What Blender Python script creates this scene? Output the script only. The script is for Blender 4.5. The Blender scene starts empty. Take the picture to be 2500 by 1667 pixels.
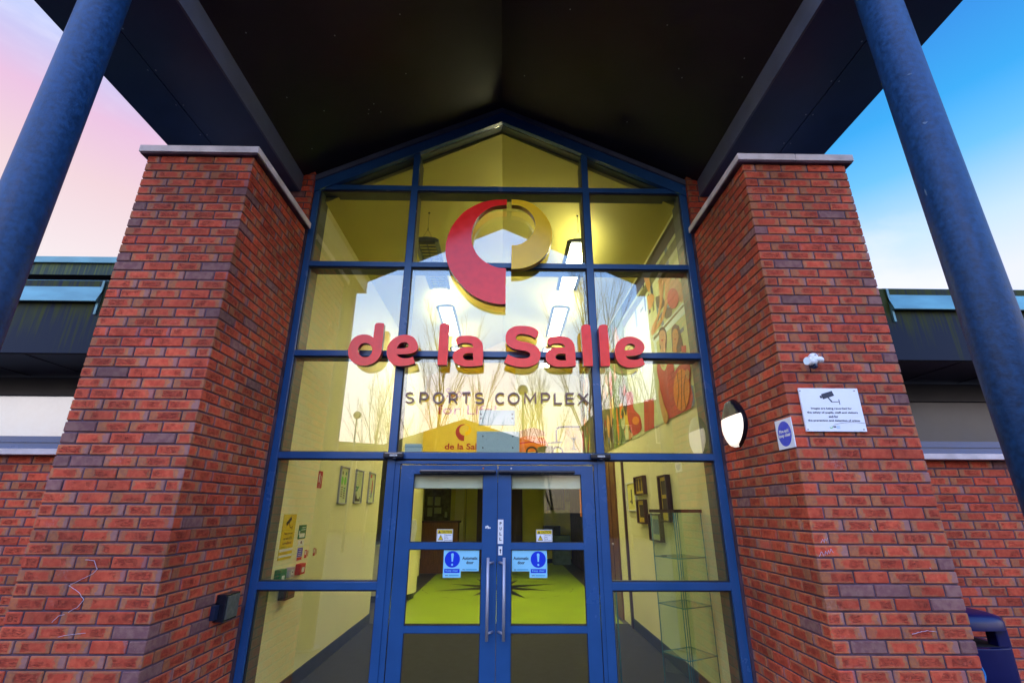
import bpy, bmesh, math, random
from mathutils import Vector, Matrix
R = math.radians
C = bpy.context.scene.collection
random.seed(4)
G = -1.72                                   # ground level below the lens (lens is the origin)

# ------------------------------------------------------------------ camera
PI_, YA, RO, FPX = R(19.304), R(.8218), R(.22296), 1168.24
cp, sp, cy, sy = math.cos(PI_), math.sin(PI_), math.cos(YA), math.sin(YA)
FW = Vector((sy*cp, cy*cp, sp)); RT = Vector((cy, -sy, 0)); UP = RT.cross(FW)
RT2 = RT*math.cos(RO)+UP*math.sin(RO); UP2 = -RT*math.sin(RO)+UP*math.cos(RO)
cd = bpy.data.cameras.new('camera'); cam = bpy.data.objects.new('camera', cd); C.objects.link(cam)
cam.matrix_world = Matrix(((RT2.x, UP2.x, -FW.x, 0), (RT2.y, UP2.y, -FW.y, 0), (RT2.z, UP2.z, -FW.z, 0), (0, 0, 0, 1)))
cd.sensor_width = 36; cd.lens = 36*FPX/2500; cd.clip_start = .05; cd.clip_end = 800
bpy.context.scene.camera = cam

def at(reg, x, y, Y=None, X=None):
    """a measured point of the photograph dropped on a real plane of the building"""
    ox, oy, s = reg
    d = FW+RT2*((ox+x/s-1250)/FPX)+UP2*((833.5-(oy+y/s))/FPX)
    return d*(Y/d.y if Y is not None else X/d.x)

# ------------------------------------------------------------------ world, sun, exposure
w = bpy.data.worlds.new('World'); bpy.context.scene.world = w; w.use_nodes = True
N, L = w.node_tree.nodes, w.node_tree.links; N.clear()
def wn(t, **k):
    n = N.new(t)
    for a, b in k.items(): setattr(n, a, b)
    return n
def wramp(inp, stops):
    r = wn('ShaderNodeValToRGB'); e = r.color_ramp.elements
    while len(e) < len(stops): e.new(.5)
    for i, (p, c) in enumerate(stops): e[i].position = p; e[i].color = (*c, 1)
    L.new(inp, r.inputs[0]); return r.outputs[0]
def wmap(inp, a, b, c=0, d=1):
    m = wn('ShaderNodeMapRange'); m.interpolation_type = 'SMOOTHSTEP'
    for i, v in enumerate((a, b, c, d)): m.inputs[i+1].default_value = v
    L.new(inp, m.inputs[0]); return m.outputs[0]
def wmix(f, a, b, mode='MIX'):
    m = wn('ShaderNodeMixRGB', blend_type=mode)
    if isinstance(f, float): m.inputs[0].default_value = f
    else: L.new(f, m.inputs[0])
    L.new(a, m.inputs[1]); L.new(b, m.inputs[2]); return m.outputs[0]
tc = wn('ShaderNodeTexCoord'); sep = wn('ShaderNodeSeparateXYZ'); L.new(tc.outputs['Generated'], sep.inputs[0])
sky = wn('ShaderNodeTexSky'); sky.sky_type = 'NISHITA'; sky.sun_disc = False
sky.sun_elevation = R(42); sky.sun_rotation = R(195)
skys = wn('ShaderNodeVectorMath', operation='SCALE'); skys.inputs['Scale'].default_value = .05; L.new(sky.outputs[0], skys.inputs[0])
mp = wn('ShaderNodeMapping'); mp.inputs['Scale'].default_value = (1.2, 1.2, 3.2); L.new(tc.outputs['Generated'], mp.inputs[0])
nz = wn('ShaderNodeTexNoise'); nz.inputs['Scale'].default_value = 1.7; nz.inputs['Detail'].default_value = 7; nz.inputs['Roughness'].default_value = .55; nz.inputs['Distortion'].default_value = .5
L.new(mp.outputs[0], nz.inputs['Vector'])
cl = wmap(nz.outputs[0], .42, .68)
left = wramp(sep.outputs[2], [(0, (.62, .52, .52)), (.35, (.92, .76, .70)), (.47, (.90, .62, .60)), (.55, (.84, .50, .66)), (.62, (.50, .55, .88)), (1, (.25, .35, .7))])
right = wramp(sep.outputs[2], [(0, (.75, .7, .75)), (.33, (.84, .82, .98)), (.41, (.58, .76, 1.0)), (.50, (.12, .52, .98)), (.57, (0, .37, .86)), (.66, (0, .24, .76)), (1, (0, .12, .45))])
front0 = wmix(wmap(sep.outputs[0], -.25, .35), left, right)
fr_s = wn('ShaderNodeVectorMath', operation='SCALE'); fr_s.inputs['Scale'].default_value = .80; L.new(front0, fr_s.inputs[0]); front = fr_s.outputs[0]
back = wramp(sep.outputs[2], [(0, (.55, .45, .34)), (.14, (.88, .72, .70)), (.26, (.70, .76, .92)), (.40, (.27, .52, 1.0)), (.55, (.14, .36, 1.0)), (1, (.22, .36, .8))])
backs = wn('ShaderNodeVectorMath', operation='SCALE'); backs.inputs['Scale'].default_value = 2.9; L.new(back, backs.inputs[0])
white = wn('ShaderNodeRGB'); white.outputs[0].default_value = (3.1, 2.9, 2.95, 1)
backc = wmix(wmap(nz.outputs[0], .52, .74, 0, .5), backs.outputs[0], white.outputs[0])
white2 = wn('ShaderNodeRGB'); white2.outputs[0].default_value = (.78, .73, .78, 1)
frontc = wmix(wmap(nz.outputs[0], .47, .66, 0, .6), front, white2.outputs[0])
alls = wmix(wmap(sep.outputs[1], -.25, .25), backc, frontc)
tot = wmix(1.0, alls, skys.outputs[0], 'ADD')
bg = wn('ShaderNodeBackground'); bg.inputs[1].default_value = .92; L.new(tot, bg.inputs[0])
wo = wn('ShaderNodeOutputWorld'); L.new(bg.outputs[0], wo.inputs[0])

sl = bpy.data.lights.new('sun', 'SUN'); sl.energy = .4; sl.angle = R(15); sl.color = (1, .86, .84)
so = bpy.data.objects.new('sun', sl); C.objects.link(so); so.location = (-6, -12, 12)
so.rotation_euler = Vector((.20, .72, -.66)).to_track_quat('-Z', 'Y').to_euler()
vs = bpy.context.scene.view_settings; vs.view_transform = 'Standard'; vs.look = 'None'; vs.exposure = .36; vs.gamma = 1; vs.use_curve_mapping = False
cyc = bpy.context.scene.cycles; cyc.max_bounces = 10; cyc.transparent_max_bounces = 24; cyc.diffuse_bounces = 5; cyc.glossy_bounces = 5; cyc.sample_clamp_indirect = 6; cyc.caustics_reflective = False

# ------------------------------------------------------------------ materials
def mat(name, col, rough=.5, metal=0, ior=1.45, var=.12, vs_=6, bump=0, bs=80, spec=.5, emit=None, es=0, stretch=None):
    m = bpy.data.materials.new(name); m.use_nodes = True; n, l = m.node_tree.nodes, m.node_tree.links
    p = n['Principled BSDF']; p.inputs['Roughness'].default_value = rough; p.inputs['Metallic'].default_value = metal
    p.inputs['IOR'].default_value = ior; p.inputs['Specular IOR Level'].default_value = spec
    p.inputs['Base Color'].default_value = (*col, 1)
    t = n.new('ShaderNodeTexCoord')
    src = t.outputs['Object']
    if stretch:
        k = n.new('ShaderNodeMapping'); k.inputs['Scale'].default_value = stretch; l.new(src, k.inputs[0]); src = k.outputs[0]
    if var:
        a = n.new('ShaderNodeTexNoise'); a.inputs['Scale'].default_value = vs_; a.inputs['Detail'].default_value = 6; l.new(src, a.inputs['Vector'])
        r = n.new('ShaderNodeMapRange'); r.inputs[1].default_value = .3; r.inputs[2].default_value = .7; r.inputs[3].default_value = 1-var; r.inputs[4].default_value = 1+var; l.new(a.outputs[0], r.inputs[0])
        s = n.new('ShaderNodeVectorMath'); s.operation = 'SCALE'; s.inputs[0].default_value = col; l.new(r.outputs[0], s.inputs['Scale']); l.new(s.outputs[0], p.inputs['Base Color'])
        r2 = n.new('ShaderNodeMapRange'); r2.inputs[3].default_value = max(.02, rough-.08); r2.inputs[4].default_value = rough+.1; l.new(a.outputs[0], r2.inputs[0]); l.new(r2.outputs[0], p.inputs['Roughness'])
    if bump:
        a = n.new('ShaderNodeTexNoise'); a.inputs['Scale'].default_value = bs; a.inputs['Detail'].default_value = 4; l.new(src, a.inputs['Vector'])
        b = n.new('ShaderNodeBump'); b.inputs['Strength'].default_value = bump; b.inputs['Distance'].default_value = .004; l.new(a.outputs[0], b.inputs['Height']); l.new(b.outputs[0], p.inputs['Normal'])
    if emit: p.inputs['Emission Color'].default_value = (*emit, 1); p.inputs['Emission Strength'].default_value = es
    return m

def glass(name, tint, r0, rough=0.0):
    """clear pane: Schlick reflectance r0 per face, the same from both sides"""
    m = bpy.data.materials.new(name); m.use_nodes = True; n, l = m.node_tree.nodes, m.node_tree.links; n.clear()
    lw = n.new('ShaderNodeLayerWeight'); lw.inputs[0].default_value = .5
    pw = n.new('ShaderNodeMath'); pw.operation = 'POWER'; pw.inputs[1].default_value = 5; l.new(lw.outputs['Facing'], pw.inputs[0])
    ma_ = n.new('ShaderNodeMath'); ma_.operation = 'MULTIPLY_ADD'; ma_.inputs[1].default_value = 1-r0; ma_.inputs[2].default_value = r0; l.new(pw.outputs[0], ma_.inputs[0])
    t = n.new('ShaderNodeBsdfTransparent'); t.inputs[0].default_value = (*tint, 1)
    g = n.new('ShaderNodeBsdfGlossy'); g.inputs['Roughness'].default_value = rough
    x = n.new('ShaderNodeMixShader'); o = n.new('ShaderNodeOutputMaterial')
    l.new(ma_.outputs[0], x.inputs[0]); l.new(t.outputs[0], x.inputs[1]); l.new(g.outputs[0], x.inputs[2]); l.new(x.outputs[0], o.inputs[0])
    return m

def brick_mat():
    m = bpy.data.materials.new('facing_brick'); m.use_nodes = True; n, l = m.node_tree.nodes, m.node_tree.links
    p = n['Principled BSDF']; p.inputs['Roughness'].default_value = .82; p.inputs['Specular IOR Level'].default_value = .3
    uv = n.new('ShaderNodeUVMap'); uv.uv_map = 'UVMap'; s = n.new('ShaderNodeSeparateXYZ'); l.new(uv.outputs[0], s.inputs[0])
    at_ = n.new('ShaderNodeAttribute'); at_.attribute_name = 'rnd'; sr = n.new('ShaderNodeSeparateColor'); l.new(at_.outputs['Color'], sr.inputs[0])
    tc_ = n.new('ShaderNodeTexCoord')
    def ma(op, a, b=None, c=None):
        q = n.new('ShaderNodeMath'); q.operation = op
        for i, v in enumerate((a, b, c)):
            if v is None: continue
            if isinstance(v, (int, float)): q.inputs[i].default_value = v
            else: l.new(v, q.inputs[i])
        return q.outputs[0]
    def mr(a, x0, x1, y0=0., y1=1.):
        q = n.new('ShaderNodeMapRange'); q.interpolation_type = 'SMOOTHSTEP'
        for i, v in enumerate((x0, x1, y0, y1)): q.inputs[i+1].default_value = v
        l.new(a, q.inputs[0]); return q.outputs[0]
    def noise(sc, det=3, ro=.5, st=None):
        q = n.new('ShaderNodeTexNoise'); q.inputs['Scale'].default_value = sc; q.inputs['Detail'].default_value = det; q.inputs['Roughness'].default_value = ro
        if st:
            k = n.new('ShaderNodeMapping'); k.inputs['Scale'].default_value = st; l.new(tc_.outputs['Object'], k.inputs[0]); l.new(k.outputs[0], q.inputs['Vector'])
        else: l.new(tc_.outputs['Object'], q.inputs['Vector'])
        return q.outputs[0]
    def mix(f, a, b):
        q = n.new('ShaderNodeMixRGB')
        if isinstance(f, (int, float)): q.inputs[0].default_value = f
        else: l.new(f, q.inputs[0])
        for i, v in ((1, a), (2, b)):
            if isinstance(v, tuple): q.inputs[i].default_value = (*v, 1)
            else: l.new(v, q.inputs[i])
        return q.outputs[0]
    big = noise(9, 2)
    shift = ma('MULTIPLY', ma('SUBTRACT', sr.outputs[1], .5), .34)
    u = ma('ABSOLUTE', ma('MULTIPLY', ma('SUBTRACT', ma('ADD', s.outputs[0], shift), .5), 2.)); v = ma('ABSOLUTE', ma('MULTIPLY', ma('SUBTRACT', s.outputs[1], .5), 2.))
    wob = ma('MULTIPLY', ma('SUBTRACT', noise(32, 5, .65), .5), .85)
    eu = mr(ma('ADD', u, wob), .60, .74); ev = mr(ma('ADD', v, wob), .52, .86)
    edge = ma('MULTIPLY', ma('MAXIMUM', eu, ma('MULTIPLY', ev, .75)), mr(sr.outputs[2], .05, .3))
    red = mix(mr(noise(30, 4), .3, .7), (.47, .055, .024), (.58, .092, .040))
    buff = mix(mr(noise(50, 4), .3, .7), (.46, .15, .055), (.33, .115, .062))
    grey = mix(mr(noise(25, 5), .35, .65), (.20, .080, .080), (.26, .125, .105))
    c = mix(edge, red, buff)
    far = ma('MULTIPLY', mr(ma('ADD', u, wob), .90, .98), mr(sr.outputs[1], .25, .6))
    c = mix(ma('MULTIPLY', far, .55), c, (.22, .13, .15))
    isg = mr(sr.outputs[0], .968, .972); c = mix(isg, c, grey)
    c = mix(ma('MULTIPLY', mr(noise(2.2, 6, .7), .58, .78), mr(noise(45, 4, .7), .42, .66, 0, .34)), c, (.55, .42, .42))
    # drag marks: short dark creases across the middle of a brick
    cr = noise(22, 6, .75, (1, 1, 5)); ln = ma('SUBTRACT', 1., mr(ma('ABSOLUTE', ma('SUBTRACT', cr, .5)), .0, .022))
    inm = ma('MULTIPLY', ma('SUBTRACT', 1., mr(ma('MAXIMUM', u, v), .45, .75)), mr(noise(6, 2), .42, .6))
    ln = ma('MULTIPLY', ma('MULTIPLY', ln, inm), ma('SUBTRACT', 1., isg))
    c = mix(ma('MULTIPLY', ln, .85), c, (.12, .02, .02))
    bl = mix(mr(noise(60, 5, .7), .64, .78, 0, .5), c, (.62, .40, .38)); 
    tone = n.new('ShaderNodeVectorMath'); tone.operation = 'SCALE'; l.new(bl, tone.inputs[0]); l.new(ma('MULTIPLY', ma('ADD', .80, ma('MULTIPLY', sr.outputs[1], .36)), mr(noise(1.3, 5, .6), .30, .62, .72, 1.06)), tone.inputs['Scale']); l.new(tone.outputs[0], p.inputs['Base Color'])
    h = ma('ADD', ma('MULTIPLY', noise(140, 4, .7), .6), ma('MULTIPLY', ln, -1.4)); h = ma('ADD', h, ma('MULTIPLY', big, .8))
    b = n.new('ShaderNodeBump'); b.inputs['Strength'].default_value = .9; b.inputs['Distance'].default_value = .006; l.new(h, b.inputs['Height']); l.new(b.outputs[0], p.inputs['Normal'])
    return m

def algae_mat(name, base, streak, top, spec=.12):
    """painted metal with green growth running down from its upper edge (top = local height of that edge)"""
    m = mat(name, base, .5, var=0, spec=spec); n, l = m.node_tree.nodes, m.node_tree.links; p = n['Principled BSDF']
    t = n.new('ShaderNodeTexCoord'); k = n.new('ShaderNodeMapping'); k.inputs['Scale'].default_value = (26, 26, .9); k.inputs['Rotation'].default_value = (0, R(4), 0); l.new(t.outputs['Object'], k.inputs[0])
    a = n.new('ShaderNodeTexNoise'); a.inputs['Scale'].default_value = 1.4; a.inputs['Detail'].default_value = 6; l.new(k.outputs[0], a.inputs['Vector'])
    k2 = n.new('ShaderNodeTexNoise'); k2.inputs['Scale'].default_value = 2.5; l.new(t.outputs['Object'], k2.inputs['Vector'])
    s = n.new('ShaderNodeSeparateXYZ'); l.new(t.outputs['Object'], s.inputs[0])
    h = n.new('ShaderNodeMapRange'); h.inputs[1].default_value = top-.42; h.inputs[2].default_value = top; h.inputs[3].default_value = -.12; h.inputs[4].default_value = .16; l.new(s.outputs[2], h.inputs[0])
    q = n.new('ShaderNodeMath'); q.operation = 'ADD'; l.new(a.outputs[0], q.inputs[0]); l.new(h.outputs[0], q.inputs[1])
    q2 = n.new('ShaderNodeMath'); q2.operation = 'MULTIPLY_ADD'; q2.inputs[1].default_value = .35; l.new(k2.outputs[0], q2.inputs[0]); l.new(q.outputs[0], q2.inputs[2])
    f = n.new('ShaderNodeMapRange'); f.inputs[1].default_value = .66; f.inputs[2].default_value = .92; l.new(q2.outputs[0], f.inputs[0])
    x = n.new('ShaderNodeMixRGB'); x.inputs[1].default_value = (*base, 1); x.inputs[2].default_value = (*streak, 1); l.new(f.outputs[0], x.inputs[0]); l.new(x.outputs[0], p.inputs['Base Color'])
    return m

M = {}
M['brick'] = brick_mat()
M['mortar'] = mat('mortar', (.085, .048, .070), .95, var=.55, vs_=7, bump=.6, bs=200)
M['stone'] = mat('coping_stone', (.62, .55, .56), .8, var=.25, vs_=5, bump=.4, bs=120)
M['blue'] = mat('blue_frame_paint', (.020, .082, .235), .24, ior=1.48, var=.10, vs_=3, bump=.08, bs=250)
M['gasket'] = mat('black_gasket', (.012, .012, .02), .5)
M['inner'] = mat('inner_frame_paint', (.10, .115, .10), .5)
M['black'] = mat('dark_soffit_paint', (.014, .010, .017), .42, ior=1.35, var=.35, vs_=1.5, bump=.15, bs=60)
M['beamface'] = mat('grey_beam_paint', (.085, .10, .15), .5, var=.15)
M['sidesoffit'] = mat('navy_soffit_paint', (.022, .04, .095), .38, ior=1.4, var=.25, vs_=2, bump=.1, bs=60)
M['column'] = mat('blue_galvanised_paint', (.006, .033, .092), .5, spec=.3, var=.40, vs_=36, bump=.35, bs=80)
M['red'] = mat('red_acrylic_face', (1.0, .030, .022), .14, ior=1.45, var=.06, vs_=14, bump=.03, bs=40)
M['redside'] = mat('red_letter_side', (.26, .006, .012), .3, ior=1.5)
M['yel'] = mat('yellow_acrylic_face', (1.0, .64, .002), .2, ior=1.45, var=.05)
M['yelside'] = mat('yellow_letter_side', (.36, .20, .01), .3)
M['grey'] = mat('grey_brown_lettering', (.20, .115, .11), .35, ior=1.5)
M['glass'] = glass('window_glass', (.96, .97, .90), .16)
M['dglass'] = glass('door_glass', (.95, .96, .86), .03)
M['cglass'] = glass('cabinet_glass', (.93, .98, .97), .04)
M['wingglass'] = mat('obscured_sky_tint_glass', (.22, .32, .40), .12, ior=2.6, var=.2, vs_=4)  # left wing: blue tint paints the sky's reflection into the pane colour
M['wingglass_dark_refl'] = mat('dark_reflection_glass', (.05, .045, .05), .35, ior=1.5, var=.3, vs_=4)  # right wing: same glazing with a dark reflection painted into its colour
M['cream'] = mat('cream_wall_paint', (.84, .80, .46), .65, var=.05, vs_=1.2)
M['creamlow'] = M['cream']
M['ceil'] = mat('lobby_ceiling_paint', (.60, .54, .16), .7, var=.06, vs_=1)
M['hallwall'] = mat('hall_wall_paint', (.80, .74, .20), .7, var=.08, vs_=1.5)
M['skirt'] = mat('black_skirting', (.018, .02, .03), .4)
M['mat'] = mat('entrance_matting', (.016, .016, .022), .9, var=.4, vs_=9, bump=.5, bs=160)
M['green'] = mat('green_vinyl_floor', (.30, .43, .03), .35, ior=1.4, var=.12, vs_=1.5)
M['darkfl'] = mat('charcoal_vinyl_floor', (.05, .05, .05), .4)
M['white'] = mat('white_plastic', (.80, .80, .80), .35, var=.05)
M['offwhite'] = mat('off_white_metal', (.72, .90, .95), .4, var=.05)
M['sign'] = mat('white_sign_face', (.78, .80, .86), .3, var=.05, vs_=3)
M['signblue'] = mat('sign_blue', (.005, .04, .62), .3, var=.04)
M['cyan'] = mat('pale_blue_sticker', (.28, .66, .84), .35, var=.04)
M['cyan2'] = mat('mid_blue_sticker', (.10, .42, .62), .35, var=.04)
M['ink'] = mat('dark_ink', (.012, .02, .05), .4, var=0)
M['inkblk'] = mat('black_ink', (.01, .01, .012), .4, var=0)
M['star'] = mat('black_floor_inlay', (.02, .02, .022), .4)
M['signyel'] = mat('sign_yellow', (.80, .58, .005), .4, var=.04)
M['signred'] = mat('sign_red', (.55, .01, .015), .4, var=.05)
M['signgreen'] = mat('sign_green', (.004, .20, .075), .4, var=.05)
M['lgreen'] = mat('leaf_green_print', (.16, .55, .04), .5, var=.05)
M['alu'] = mat('brushed_aluminium', (.48, .48, .56), .5, metal=.45, var=.08, vs_=20)
M['blackpl'] = mat('black_plastic', (.010, .011, .018), .22, ior=1.5)
M['lampglow'] = mat('lamp_diffuser', (.9, .85, .8), .3, emit=(1, .84, .70), es=.78, var=0)
M['tube'] = mat('fluorescent_tube', (.9, .9, .8), .4, emit=(1, .93, .66), es=52, var=0)
M['uptube'] = mat('uplight_tube', (.9, .9, .8), .4, emit=(1, .93, .62), es=32, var=0)
M['tubeoff'] = mat('unlit_tube', (.75, .72, .3), .4, var=0)
M['lampbody'] = mat('grey_lamp_housing', (.20, .24, .26), .4)
M['bin'] = mat('dark_blue_plastic', (.002, .004, .055), .34, ior=1.4)
M['hood'] = mat('gloss_black_hood', (.008, .008, .014), .12, spec=.28)
M['hole'] = mat('bin_liner_black', (.004, .004, .005), .8)
M['cable'] = mat('light_blue_cable', (.02, .22, .6), .4)
M['brown'] = mat('brown_timber', (.17, .065, .012), .4, var=.3, vs_=5, stretch=(8, 8, .8))
M['dkbrown'] = mat('dark_timber', (.07, .022, .012), .4, var=.3, vs_=5, stretch=(8, 8, .8))
M['orange'] = mat('orange_print', (.75, .20, .01), .5, var=.15, vs_=3)
M['skin'] = mat('tan_print', (.60, .30, .10), .5, var=.12, vs_=9)
M['skin2'] = mat('pink_tan_print', (.60, .34, .20), .5, var=.12, vs_=9)
M['hair'] = mat('dark_brown_print', (.055, .035, .02), .5, var=.3, vs_=12)
M['vest'] = mat('red_print', (.50, .035, .03), .5, var=.15, vs_=6)
M['ballp'] = mat('orange_ball_print', (.78, .22, .015), .5, var=.10, vs_=20)
M['pale'] = mat('pale_green_print', (.60, .66, .36), .5, var=.08, vs_=3)
M['midgreen'] = mat('grass_green_print', (.16, .24, .05), .5, var=.3, vs_=8)
M['olive'] = mat('olive_print', (.16, .15, .06), .5, var=.5, vs_=10)
M['ypr'] = mat('yellow_print', (.72, .50, .04), .5, var=.25, vs_=9, stretch=(1, 6, 1))
M['bluepr'] = mat('blue_grey_print', (.16, .24, .36), .5, var=.2)
M['logored'] = mat('wall_logo_red', (.38, .03, .03), .5, var=.05)
M['wallyel'] = mat('deep_yellow_wall_paint', (.78, .58, .08), .65, var=.05)
M['screw'] = mat('screw_head', (.30, .30, .34), .3, metal=.7)
M['scuff'] = mat('scuffed_paint', (.07, .12, .20), .6)
M['chalk'] = mat('chalk', (.55, .45, .55), .9)
M['plate'] = mat('dull_steel_plate', (.11, .115, .10), .5, metal=.3, var=.3, vs_=30)
M['flash'] = mat('weathered_blue_flashing', (.10, .27, .29), .35, var=.25, vs_=3, stretch=(1, 1, 3))
M['algae'] = algae_mat('dark_panel_with_algae', (.006, .013, .03), (.030, .040, .004), 1.71)
M['algae2'] = algae_mat('upper_panel_with_algae', (.03, .05, .045), (.10, .13, .03), 2.75)
M['paving'] = mat('concrete_paving', (.032, .032, .037), .85, var=.25, vs_=2, bump=.4)
M['asphalt'] = mat('asphalt', (.036, .036, .04), .9, var=.2, vs_=3)
M['bark'] = mat('birch_bark', (.30, .26, .22), .9, var=.4, vs_=8)
M['twig'] = mat('bare_twigs', (.12, .085, .065), .9)
M['render'] = mat('house_render', (.13, .10, .08), .9, var=.1)
M['roof'] = mat('slate_roof', (.045, .04, .042), .8, spec=.15, var=.2)
M['globe'] = mat('smoked_globe', (.22, .20, .18), .15, ior=1.5)
M['winglass2'] = mat('house_window', (.05, .06, .08), .1, ior=2)

# ------------------------------------------------------------------ mesh helpers
class MB:
    def __init__(s): s.bm = bmesh.new(); s.mats = []; s.uv = s.bm.loops.layers.uv.new('UVMap'); s.col = s.bm.loops.layers.float_color.new('rnd')
    def mi(s, m):
        m = M[m] if isinstance(m, str) else m
        if m not in s.mats: s.mats.append(m)
        return s.mats.index(m)
    def face(s, pts, m):
        try: f = s.bm.faces.new([s.bm.verts.new(p) for p in pts])
        except ValueError: return None
        f.material_index = s.mi(m); return f
    def box(s, x0, x1, y0, y1, z0, z1, m, bev=0):
        if x0 > x1: x0, x1 = x1, x0
        r = bmesh.ops.create_cube(s.bm, size=1); vs_ = r['verts']
        for v in vs_: v.co = Vector(((x0+x1)/2+v.co.x*(x1-x0), (y0+y1)/2+v.co.y*(y1-y0), (z0+z1)/2+v.co.z*(z1-z0)))
        fs = list({f for v in vs_ for f in v.link_faces}); i = s.mi(m)
        for f in fs: f.material_index = i
        if bev:
            rr = bmesh.ops.bevel(s.bm, geom=list({e for f in fs for e in f.edges}), offset=bev, segments=2, affect='EDGES', profile=.6)
            for f in rr['faces']: f.material_index = i
    def prism(s, pts, off, m, side=None):
        """closed outline swept by off; pts may be concave"""
        off = Vector(off); a = [s.bm.verts.new(p) for p in pts]; b = [s.bm.verts.new(Vector(p)+off) for p in pts]; n = len(pts)
        i = s.mi(m); j = s.mi(side or m)
        f0 = s.bm.faces.new(a); f1 = s.bm.faces.new(b[::-1]); f0.material_index = f1.material_index = i
        for k in range(n):
            f = s.bm.faces.new((a[k], b[k], b[(k+1) % n], a[(k+1) % n])); f.material_index = j
        f0.normal_update(); f1.normal_update()
        if n > 4: bmesh.ops.triangulate(s.bm, faces=[f0, f1])
    def tube(s, p0, p1, r0, r1, m, n=10, cap=True):
        p0, p1 = Vector(p0), Vector(p1); d = p1-p0
        if d.length < 1e-6: return
        q = d.to_track_quat('Z', 'Y'); i = s.mi(m)
        a = [s.bm.verts.new(p0+q@Vector((r0*math.cos(2*math.pi*k/n), r0*math.sin(2*math.pi*k/n), 0))) for k in range(n)]
        b = [s.bm.verts.new(p1+q@Vector((r1*math.cos(2*math.pi*k/n), r1*math.sin(2*math.pi*k/n), 0))) for k in range(n)]
        for k in range(n):
            f = s.bm.faces.new((a[k], a[(k+1) % n], b[(k+1) % n], b[k])); f.material_index = i; f.smooth = n > 5
        if cap:
            for c in (a[::-1], b): f = s.bm.faces.new(c); f.material_index = i
    def ell(s, c, r, m, seg=20, rings=12, smooth=True):
        c = Vector(c); q = bmesh.ops.create_uvsphere(s.bm, u_segments=seg, v_segments=rings, radius=1); i = s.mi(m)
        for v in q['verts']: v.co = Vector((c.x+v.co.x*r[0], c.y+v.co.y*r[1], c.z+v.co.z*r[2]))
        for f in {f for v in q['verts'] for f in v.link_faces}: f.material_index = i; f.smooth = smooth
    def mesh(s, me, mx, m):
        i = s.mi(m); t = bmesh.new(); t.from_mesh(me); t.transform(mx)
        vm = {v: s.bm.verts.new(v.co) for v in t.verts}
        for f in t.faces:
            try: g = s.bm.faces.new([vm[v] for v in f.verts]); g.material_index = i
            except ValueError: pass
        t.free()
    def brick(s, x0, x1, y0, y1, z0, z1, grey=None):
        """one brick with softened arrises; UV runs 0..1 over each face"""
        j = .0022
        x0 += random.uniform(-j, j)*.4; x1 += random.uniform(-j, j)*.4; z0 += random.uniform(-j, j)*.5; z1 += random.uniform(-j, j)*.5
        y0 += random.uniform(-j, j)*.5
        lo, hi = Vector((x0, y0, z0)), Vector((x1, y1, z1)); b = .0045; i = s.mi('brick')
        rg = random.random() if grey is None else grey
        rc = (rg, random.random(), random.random(), 1)
        V = {}
        for a in range(8):
            sg = [(a >> k) & 1 for k in range(3)]
            for ax in range(3):
                c = [0, 0, 0]
                for k in range(3):
                    o = 0 if k == ax else b
                    c[k] = hi[k]-o if sg[k] else lo[k]+o
                V[(a, ax)] = s.bm.verts.new(c)
        def F(vl, ax):
            try: f = s.bm.faces.new(vl)
            except ValueError: return
            f.material_index = i
            h = 1 if ax == 0 else 0
            for lp in f.loops:
                co = lp.vert.co
                lp[s.uv].uv = ((co[h]-lo[h])/(hi[h]-lo[h]), (co.z-lo.z)/(hi.z-lo.z)) if ax != 2 else (.95, .95)
                lp[s.col] = rc
        def idx(sx, sy_, sz): return sx | sy_ << 1 | sz << 2
        for ax in range(3):
            o = [k for k in range(3) if k != ax]
            for sd in (0, 1):
                q = []
                for u_, v_ in ((0, 0), (1, 0), (1, 1), (0, 1)):
                    g = [0, 0, 0]; g[ax] = sd; g[o[0]] = u_; g[o[1]] = v_; q.append(V[(idx(*g), ax)])
                F(q, ax)
        for ax in range(3):                                     # the twelve arrises
            o = [k for k in range(3) if k != ax]
            for u_ in (0, 1):
                for v_ in (0, 1):
                    q = []
                    for t in (0, 1):
                        g = [0, 0, 0]; g[ax] = t; g[o[0]] = u_; g[o[1]] = v_; q.append(idx(*g))
                    F([V[(q[0], o[0])], V[(q[1], o[0])], V[(q[1], o[1])], V[(q[0], o[1])]], 1 if 1 in o else 0)
        for a in range(8): F([V[(a, 0)], V[(a, 1)], V[(a, 2)]], 1)
    def build(s, name, parent=None, label=None, cat=None, group=None, kind=None, recalc=True, origin=None):
        if recalc: bmesh.ops.recalc_face_normals(s.bm, faces=s.bm.faces)
        me = bpy.data.meshes.new(name)
        loc = Vector((0, 0, 0))
        if parent is None:
            if origin is not None: loc = Vector(origin)
            else:
                cs = [v.co for v in s.bm.verts]
                lo = Vector([min(c[k] for c in cs) for k in range(3)]); hi = Vector([max(c[k] for c in cs) for k in range(3)])
                loc = Vector(((lo.x+hi.x)/2, (lo.y+hi.y)/2, lo.z))
            s.bm.transform(Matrix.Translation(-loc))
        s.bm.to_mesh(me); s.bm.free()
        for m in s.mats: me.materials.append(m)
        o = bpy.data.objects.new(name, me); C.objects.link(o); o.location = loc
        if parent is not None:
            o.parent = parent
            if parent.type == 'EMPTY': o.matrix_parent_inverse = Matrix.Translation(-parent.location)
        if label: o['label'] = label
        if cat: o['category'] = cat
        if group: o['group'] = group
        if kind: o['kind'] = kind
        return o

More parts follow.
